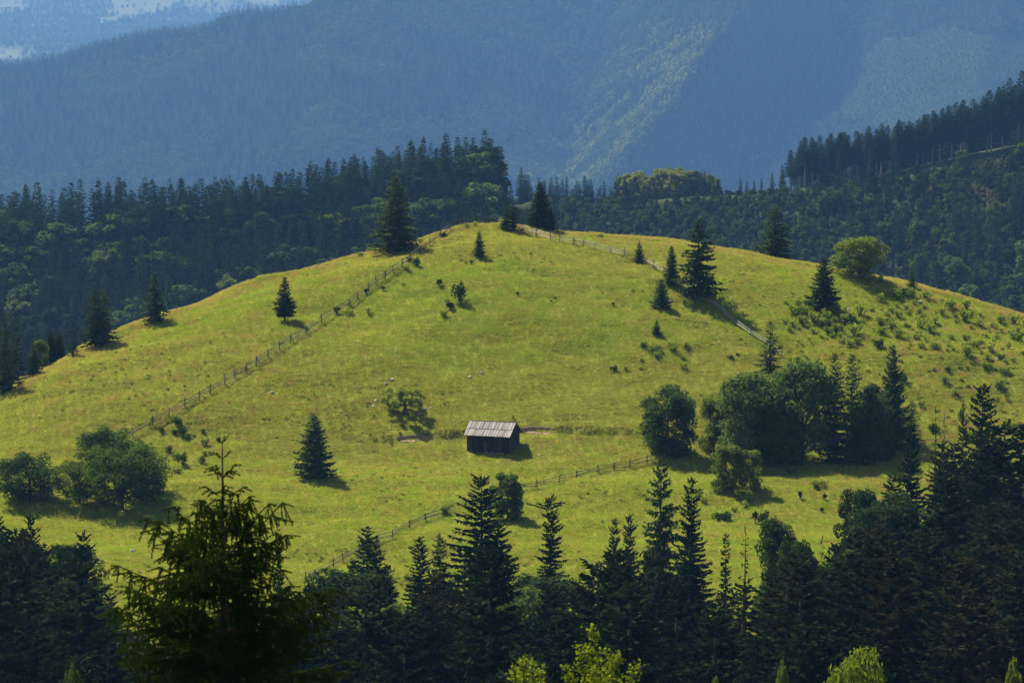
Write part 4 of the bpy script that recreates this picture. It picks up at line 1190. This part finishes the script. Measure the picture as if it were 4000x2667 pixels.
for tries in range(14000):
    if cnt >= 330: break
    px = g.uniform(-200, 4200); Y = 255 + 175 * g.random() ** .8
    e = float(np.interp(px, env[:, 0], env[:, 1]))
    e = max(e, float(np.interp(px - 45, env[:, 0], env[:, 1])) - 45, float(np.interp(px + 45, env[:, 0], env[:, 1])) - 45)
    top = e + 15 + 640 * g.random() ** 1.25
    if top > 2720: continue
    X = float(colslope(px, top)) * Y; z = gz(X, Y); h = ztop(top, Y) - z
    if not 9 < h < 31: continue
    if any((X - a) ** 2 + (Y - b) ** 2 < 9.5 for a, b in placed): continue
    leafy = g.random() < .20 + .10 * math.sin(px * .004)
    if leafy: proto = g.choice(('leaf_v1', 'leaf_v2', 'leaf_v3', 'leaf_v2')); lb = 'leafy tree crowded among the spruces of the dark valley forest'; gp = 'leafy trees in the valley forest'
    elif g.random() < .16: proto = 'spruce_vd'; lb = 'brownish thinning spruce in the dark valley forest'; gp = 'brownish spruces in the valley forest'
    else: proto = g.choice(('spruce_v1', 'spruce_v2', 'spruce_v3', 'spruce_v4')); lb = 'dark spruce in the dense valley forest along the bottom'; gp = 'spruces in the valley forest'
    if leafy: h = min(h, 22)
    if leafy and ztop(top, Y) - z > 22.5: continue
    w = h * g.uniform(.95, 1.3)
    cand.append((top - e, leafy, lb, proto, (X, Y, z - .02 * h), h, w, gp))
    placed.append((X, Y)); cnt += 1
cand.sort(key=lambda c: c[0])
k_s = k_l = 0
for (d_, leafy, lb, proto, loc, h, w, gp) in cand:
    if (k_l < 60 if leafy else k_s < 115):
        plant('leafy_tree' if leafy else 'spruce', lb, 'tree', proto, loc, h, w, gp)
        if leafy: k_l += 1
        else: k_s += 1
    else: bulk.append((proto, loc, h, w))
def bulk_forest(name, label, items, seed):
    keys = sorted({i[0] for i in items}); gg = np.random.default_rng(seed); n = len(items)
    rot = np.zeros((n, 3)); rot[:, 2] = gg.uniform(0, 6.28, n)
    scatter(name, np.array([i[1] for i in items]), rot, np.array([(i[3], i[3], i[2]) for i in items]), [keys.index(i[0]) for i in items], [PR[k][0] for k in keys], label, 'forest')
bulk_forest('valley_forest', 'closed mass of dark trees filling the valley along the bottom', bulk, 3)

# ------------------------------------------------------------------ ridges behind the hill
tops = np.array([(-400, 745), (0, 735), (170, 700), (340, 692), (510, 684), (680, 694), (850, 684), (950, 676), (1050, 660), (1190, 625), (1290, 608), (1445, 566), (1615, 540), (1700, 525), (1785, 505),
    (1870, 488), (1935, 500), (1965, 570), (1990, 640), (2040, 655), (2110, 695), (2200, 690), (2400, 685), (2480, 640), (2600, 625), (2740, 640), (2790, 690), (2850, 700), (2950, 690), (3050, 650), (3100, 560), (3115, 522), (3212, 525),
    (3339, 512), (3408, 485), (3545, 462), (3626, 438), (3700, 405), (3832, 370), (3896, 315), (4000, 262), (4400, 180)], float)
g = random.Random(9)
rp = []
rbulk = []
def ridge_tree(px, Y, hmin, hmax, protos, lb, gp, name, wf=1.1, hcap=True, sep=7.0, solo=True):
    X = (px - 2000) / FPX * Y * 1.003; z = gz(X, Y)
    if any((X - a) ** 2 + (Y - b) ** 2 < sep for a, b in rp): return False
    h = g.uniform(hmin, hmax)
    if hcap:
        t = float(np.interp(px, tops[:, 0], tops[:, 1])) + max(-4, g.gauss(22, 24))
        h = min(h, ztop(t, Y) - z)
        if h < hmin * .55: return False
    rp.append((X, Y))
    if protos[0].startswith('leaf'): z -= .07 * h
    if solo: plant(name, lb, 'tree', g.choice(protos), (X, Y, z - .02 * h), h, h * g.uniform(.9, 1.25) * wf, gp)
    else: rbulk.append((g.choice(protos), (X, Y, z - .02 * h), h, h * g.uniform(.9, 1.25) * wf))
    return True
def fill(n, px0, px1, Yf, hmin, hmax, protos, lb, gp, name, wf=1.1, sep=9.0, hcap=True, solo=10**6):
    k = 0
    for _ in range(n * 15):
        if k >= n: break
        px = g.uniform(px0, px1)
        k += ridge_tree(px, Yf(px), hmin, hmax, protos, lb, gp, name, wf, hcap, sep, k < solo)
RY = lambda px: float(np.interp(px, ridge_Y[:, 0], ridge_Y[:, 1]))
SP3 = ('spruce_r1', 'spruce_r2', 'spruce_r3', 'spruce_r4')
fill(260, -60, 1960, lambda px: RY(px) + g.uniform(-32, 26), 19, 33, SP3, 'dark spruce on the wooded ridge behind the left crest', 'spruces on the left ridge', 'spruce', solo=46)
fill(100, -60, 1960, lambda px: RY(px) - 6 - 100 * g.random() ** 1.3, 16, 25, ('leaf_f1', 'leaf_f2', 'leaf_f1', 'leaf_f3'), 'leafy tree on the wooded ridge behind the left crest', 'leafy trees on the left ridge', 'leafy_tree', 1.3, solo=80)
fill(55, 1975, 2460, lambda px: max(RY(px), 1500) + g.uniform(-6, 16), 13, 21, SP3, 'dark spruce in the row at the top of the scrub slope', 'spruces above the scrub slope', 'spruce', 1.15, 5, solo=20)
fill(30, 2440, 2800, lambda px: RY(px) + g.uniform(0, 30), 14, 21, ('leaf_f4', 'leaf_f3', 'leaf_f4'), 'light leafy tree in the sunlit clump above the scrub slope', 'sunlit leafy trees above the scrub slope', 'leafy_tree', 1.1, 6)
fill(14, 2640, 3100, lambda px: RY(px) + g.uniform(-6, 10), 12, 21, SP3, 'spruce beside the sunlit clump above the scrub slope', 'spruces by the sunlit clump', 'spruce', 1.1, 6)
fill(170, 3085, 4080, lambda px: RY(px) + (g.uniform(-3, 6) if g.random() < .6 else g.uniform(8, 70)), 20, 34, ('spruce_tall', 'spruce_tall2', 'spruce_tall'), 'tall spruce with long bare trunk on the right ridge', 'tall spruces on the right ridge', 'spruce', 1.45, 4.5, solo=46)
fill(130, 3120, 4080, lambda px: RY(px) + g.uniform(18, 90), 16, 26, SP3, 'x', 'x', 'spruce', 1.2, 4.5, solo=0)
fill(46, 3300, 4100, lambda px: RY(px) - (30 + 170 * g.random() ** .6), 9, 24, SP3 + ('leaf_f1',), 'x', 'x', 'spruce', 1.1, 9, False, solo=0)
fill(26, 3250, 4050, lambda px: RY(px) - g.uniform(15, 140), 12, 22, SP3, 'spruce standing on the cleared slope under the right ridge', 'spruces below the right ridge', 'spruce', 1.0, 10, False)
fill(16, 3200, 4050, lambda px: RY(px) - g.uniform(10, 140), 8, 14, ('leaf_f1', 'leaf_f3'), 'leafy tree standing on the cleared slope under the right ridge', 'leafy trees below the right ridge', 'leafy_tree', 1.1, 10, False)
# the closed forest below the tree line of the left ridge
rpa = np.array(rp)
bulk_forest('ridge_trees', 'further dark spruces standing close together on the ridges behind the hill', rbulk, 4)
def keep_ridge(V, gg):
    px, py = to_px(V[:, 0], V[:, 1], V[:, 2])
    a = fbm(V[:, 0] * .02, V[:, 1] * .02, 111, 3)
    idx = np.where(gg.random(len(V)) < sstep(.46, .62, a + .10 * np.exp(-((px - 1200) / 350) ** 2) - .09), np.where(gg.random(len(V)) < .6, 3, 4), gg.integers(0, 3, len(V)))
    d = np.sqrt(((V[:, None, :2] - rpa[None]) ** 2).sum(-1)).min(1)
    return np.where((px < 1900) & (d > 3.0) & (V[:, 1] < 1282), idx, -1)
forest('ridge_forest', -500, 1960, 1110, 1295, 4.6, keep_ridge, 'closed dark mixed forest covering the ridge behind the left crest',
       lambda V, i, gg: np.where(i < 3, gg.uniform(16, 25, len(V)), gg.uniform(13, 19, len(V))), 15,
       [PR['spruce_r1'][0], PR['spruce_r2'][0], PR['spruce_r4'][0], PR['leaf_f1'][0], PR['leaf_f2'][0]])

# ------------------------------------------------------------------ near trees on the camera's slope
def near_spruce():
    g = np.random.default_rng(88)
    Y = 45.0; top = Vector((float(colslope(868, 1722)) * Y, Y, ztop(1722, Y)))
    ground = gz(top.x, Y); Ht = top.z - ground
    wood, nd = MB(), [[], []]
    def needles(P0, P1, dens, ln):
        d = P1 - P0; l = np.linalg.norm(d)
        if l < 1e-4: return
        n = max(4, int(l * dens)); d = d / l
        s = g.random(n)
        side = unit(np.cross(np.broadcast_to(d, (n, 3)), g.normal(0, 1, (n, 3))))
        nv = unit(side + d[None] * .75 + np.array([0, 0, .15])) * (ln * g.uniform(.7, 1.2, n))[:, None]
        b = P0[None] + d[None] * (s * l)[:, None]
        w = unit(np.cross(nv, g.normal(0, 1, (n, 3)))) * .0064
        nd[0].append(np.stack([b - w, b + w, b + nv], 1))
    def twig(P, d, l, dens, r, depth):
        """a twig that sags, with side twigs"""
        n = max(2, int(l / .12) + 1); Q = [P]
        v = d / np.linalg.norm(d)
        for k in range(n):
            v = v + np.array([0, 0, -.05]) + g.normal(0, .05, 3); v = v / np.linalg.norm(v)
            Q.append(Q[-1] + v * l / n)
        for a, b in zip(Q, Q[1:]): needles(a, b, dens, .024)
        if depth > 0:
            for a, b in zip(Q, Q[1:]):
                for sgn in (-1, 1):
                    if g.random() < .9:
                        s = np.cross(v, [0, 0, 1.]); s = s / max(np.linalg.norm(s), 1e-6)
                        dd = v * .75 + s * sgn * .75 + np.array([0, 0, g.uniform(-.55, .15)])
                        twig(b * .7 + a * .3, dd, l * g.uniform(.28, .5), dens, r * .5, depth - 1)
    z = Ht; k = 0
    zs = [Ht - .03]; step = .24
    while zs[-1] > 1.2:
        zs.append(zs[-1] - step * g.uniform(.85, 1.15)); step = min(.34, step * 1.02)
    for k, z in enumerate(zs):
        t = Ht - z                                # distance below the tip
        if t > 7.5 and k % 2: continue
        nb = 4 if t < .9 else (7 if t < 1.4 else 10)
        vis = t < 4.6
        Lm = float(np.interp(t, [0, .9, 1.15, 1.5, 2.3, 3.0, 4.5, 12], [.12, .32, .54, .92, 1.40, 1.80, 2.5, 3.5]))
        ph = g.uniform(0, 6.28)
        for j in range(nb + (4 if t > 1.0 else 0)):
            inter = j >= nb
            az = ph + 6.283 * j / nb + g.uniform(-.35, .35)
            L = Lm * g.uniform(.65, 1.12) * (.75 if inter else 1)
            el = .75 - .30 * min(t, 3.2) + g.normal(0, .1) if t < 3.2 else -.22 + g.normal(0, .1)
            el = max(el, -.3)
            d = np.array([math.cos(az), math.sin(az), 0.])
            m = max(4, int(L / .16)); Q = []
            for q in range(m + 1):
                s = q / m
                Q.append(np.array([0, 0, z + (g.uniform(-.1, .1) if inter and q == 0 else 0)]) + d * L * s * math.cos(el) + np.array([0, 0, L * (math.sin(el) * s + (.22 if t > 1 else .05) * s * s)]))
            if inter: Q = [p + np.array([0, 0, -.14]) for p in Q]
            r0 = .005 + .004 * L
            wood.tube([tuple(p) for p in Q[:: max(1, m // 4)]] + ([tuple(Q[-1])] if m % max(1, m // 4) else []), [r0 * (1 - .8 * i / 6) for i in range(len(Q[:: max(1, m // 4)]) + (1 if m % max(1, m // 4) else 0))], 4)
            dens = 560 if vis else 60
            side = np.array([-d[1], d[0], 0])
            for q in range(m):
                if q > m * .12: needles(Q[q], Q[q + 1], dens, .024)
                s = (q + 1) / m
                if t > .35 and q > m * .1:
                    for sgn in (-1, 1):
                        if g.random() < .85:
                            ll = (.10 + .30 * L * (1 - .6 * s)) * g.uniform(.6, 1.1)
                            twig(Q[q + 1], d * .75 + side * sgn * .9 + np.array([0, 0, g.uniform(-.35, .1)]), min(ll, .75), dens, r0 * .4, 1 if (ll > .22 and vis) else 0)
                    for _ in range(3 if t > 1.0 else 0):
                        twig(Q[q + 1] + side * g.normal(0, .05), d * .25 + g.normal(0, .25, 3) + np.array([0, 0, -1.]), g.uniform(.10, .34), dens, r0 * .4, 0)
    needles(np.array([0, 0, Ht - .55]), np.array([0, 0, Ht]), 300, .02)
    e = bpy.data.objects.new('spruce', None); col.objects.link(e); e.location = (top.x, Y, ground)
    tag(e, 'large near spruce with bare spiky leader in the lower left foreground', 'tree')
    b = MB(); b.tris(np.concatenate(nd[0])); ob('crown', b.mesh('near_needles', 'needles_near'), e)
    ob('branches', wood.mesh('near_branches', 'bark_red'), e)
    t = MB(); t.tube([(0, 0, -.4), (0, 0, 0), (.02, 0, Ht * .5), (0, .01, Ht * .8), (0, 0, Ht - .6), (0, 0, Ht)], [.17, .155, .10, .05, .016, .005], 8)
    ob('trunk', t.mesh('near_trunk', 'bark_red', True), e)
near_spruce()
def near_birch(label, tips, Y, seed, cx):
    """crown top of a young birch: thin twigs dressed with single leaves"""
    g = np.random.default_rng(seed)
    X0 = float(colslope(cx, 2600)) * Y; ground = gz(X0, Y)
    wood, lv = MB(), []
    fork = np.array([0, 0, ztop(2667, Y) - ground - 1.6])
    for (px, row, wpx) in tips:
        tip = np.array([float(colslope(px, row)) * Y - X0, g.uniform(-.6, .6), ztop(row, Y) - ground])
        q = [fork + (tip - fork) * s + np.array([0, 0, .35 * math.sin(s * 3.14)]) * np.linalg.norm(tip[:2]) for s in np.linspace(0, 1, 7)]
        wood.tube([tuple(p) for p in q], np.linspace(.03, .004, 7), 5)
        W = wpx / (FPX / Y) / 2
        Lq = tip[2] - fork[2]
        for k in range(46):
            s = g.uniform(.28, 1.0); i = min(5, int(s * 6)); p = q[i] + (q[i + 1] - q[i]) * (s * 6 - i)
            a = g.uniform(0, 6.28); ln = W * g.uniform(.4, 1.1) * (1.25 - s) + .06
            d = np.array([math.cos(a), math.sin(a), g.uniform(.25, .9)]); d /= np.linalg.norm(d)
            wood.tube([tuple(p), tuple(p + d * ln)], [.005, .002], 3)
            for j in range(max(5, int(ln * 60))):
                c = p + d * ln * g.uniform(.1, 1.05) + g.normal(0, .045, 3)
                n_ = unit(g.normal(0, 1, 3)); a_ = unit(np.cross(n_, g.normal(0, 1, 3))); b_ = np.cross(n_, a_); z_ = g.uniform(.024, .042)
                lv.append([c - a_ * z_, c - b_ * z_ * .7, c + a_ * z_, c + b_ * z_ * .7])
    e = bpy.data.objects.new('birch', None); col.objects.link(e); e.location = (X0, Y, ground)
    tag(e, label, 'tree', 'bright birches in the foreground')
    b = MB(); b.quads(np.array(lv)); ob('crown', b.mesh('birch_leaves', 'leaf_birch'), e)
    ob('branches', wood.mesh('birch_twigs', 'bark'), e)
    t = MB(); t.tube([(0, 0, -.3), (0, 0, 0), tuple(fork * .6 + np.array([.05, 0, 0])), tuple(fork)], [.10, .09, .06, .035], 7); ob('trunk', t.mesh('birch_trunk', 'bark', True), e)
near_birch('small sunlit birch top at the bottom edge, the left one', [(2040, 2545, 90), (2085, 2575, 80), (2120, 2615, 90), (2010, 2620, 90)], 62, 3, 2060)
near_birch('bigger sunlit birch top at the bottom edge, the right one', [(2310, 2478, 130), (2265, 2540, 110), (2365, 2520, 110), (2420, 2580, 120), (2490, 2600, 100), (2210, 2625, 100), (2330, 2580, 150)], 60, 4, 2330)
def near_ball(label, px, top, wpx, Y, proto, name='leafy_tree'):
    X = float(colslope(px, top)) * Y; z = gz(X, Y); h = ztop(top, Y) - z; w = wpx / (FPX / Y)
    return plant(name, label, 'tree', proto, (X, Y, z), h, w / PW[proto], 'bright leafy tops at the bottom edge')
PR['ball'] = make_leafy(71, .5, .45, 60, 20000, .0075, 'leaf_tree', shell=.45)
PR['tuft'] = make_leafy(72, .4, .4, 50, 9000, .012, 'leaf_tree', shape='cone', shell=.5)
for _k in ('ball', 'tuft'): PW[_k] = float(np.ptp(np.array([v.co[:] for v in PR[_k][0].vertices])[:, 0]))
near_ball('bright dome-shaped leafy tree top at the bottom right', 3345, 2538, 410, 130, 'ball')
near_ball('pale feathery leafy top at the bottom edge, right of the birches', 2790, 2575, 150, 170, 'tuft')
near_ball('pale leafy top in the bottom right corner', 3960, 2500, 190, 180, 'tuft')
near_ball('dim feathery leafy top right of the pale feathery one', 3060, 2520, 130, 185, 'leaf_v3')
near_ball('grey green leafy top at the bottom left edge', 300, 2530, 230, 170, 'leaf_v3')

# ------------------------------------------------------------------ tiny far farmhouses
def house(label, px, row, wm, seed):
    t, c = float(T(row)), float(colslope(px, row))
    Y = np.arange(9500, 15500, 4.0); gg = H(c * Y, Y) + t * Y
    k = np.nonzero(gg >= 0)[0]; Yk = Y[k[0]] if len(k) else Y[int(np.argmax(gg))]
    e = bpy.data.objects.new('farmhouse', None); col.objects.link(e); e.location = (c * Yk, Yk, gz(c * Yk, Yk)); e.rotation_euler = (0, 0, seed)
    tag(e, label, 'house', 'far farmhouses')
    a, b, h = wm / 2, wm * .35, wm * .38
    ob('wall', mesh_from('house_wall', np.array([(x, y, z) for z in (-2, h) for y in (-b, b) for x in (-a, a)], float), [(0, 2, 3, 1), (4, 5, 7, 6), (0, 1, 5, 4), (2, 6, 7, 3), (0, 4, 6, 2), (1, 3, 7, 5)], 'plaster'), e)
    A, B = a * 1.1, b * 1.2; R = h + wm * .38
    ob('roof', mesh_from('house_roof', np.array([(-A, -B, h * .92), (A, -B, h * .92), (A, B, h * .92), (-A, B, h * .92), (-A, 0, R), (A, 0, R)], float), [(0, 1, 5, 4), (2, 3, 4, 5), (0, 4, 3), (1, 2, 5), (0, 3, 2, 1)], 'roof_tin'), e)
house('tiny white farmhouse at the left edge of the pale field', 8, 208, 16, .4)
house('tiny farmhouse right of the pale field on the far hill', 183, 214, 14, 1.1)
house('tiny farmhouse in the uppermost far field', 60, 12, 18, .2)


# ------------------------------------------------------------------ haze
def haze():
    nt, out = nmat('haze_air')
    pv = N(nt, 'ShaderNodeVolumePrincipled')
    pv.inputs['Color'].default_value = (*HAZE_COLOR, 1)
    pv.inputs['Density'].default_value = HAZE_DENSITY
    pv.inputs['Anisotropy'].default_value = .1
    nt.links.new(pv.outputs[0], out.inputs['Volume'])
    x, y0, y1, z0, z1 = 4800, -200, 18300, -545, 190
    V = [(a, b, c) for c in (z0, z1) for b in (y0, y1) for a in (-x, x)]
    F = [(0, 2, 3, 1), (4, 5, 7, 6), (0, 1, 5, 4), (2, 6, 7, 3), (0, 4, 6, 2), (1, 3, 7, 5)]
    tag(ob('haze', mesh_from('haze', np.array(V, float), F, 'haze_air')), 'thin blue haze filling the valleys', 'haze', kind='stuff')
haze()
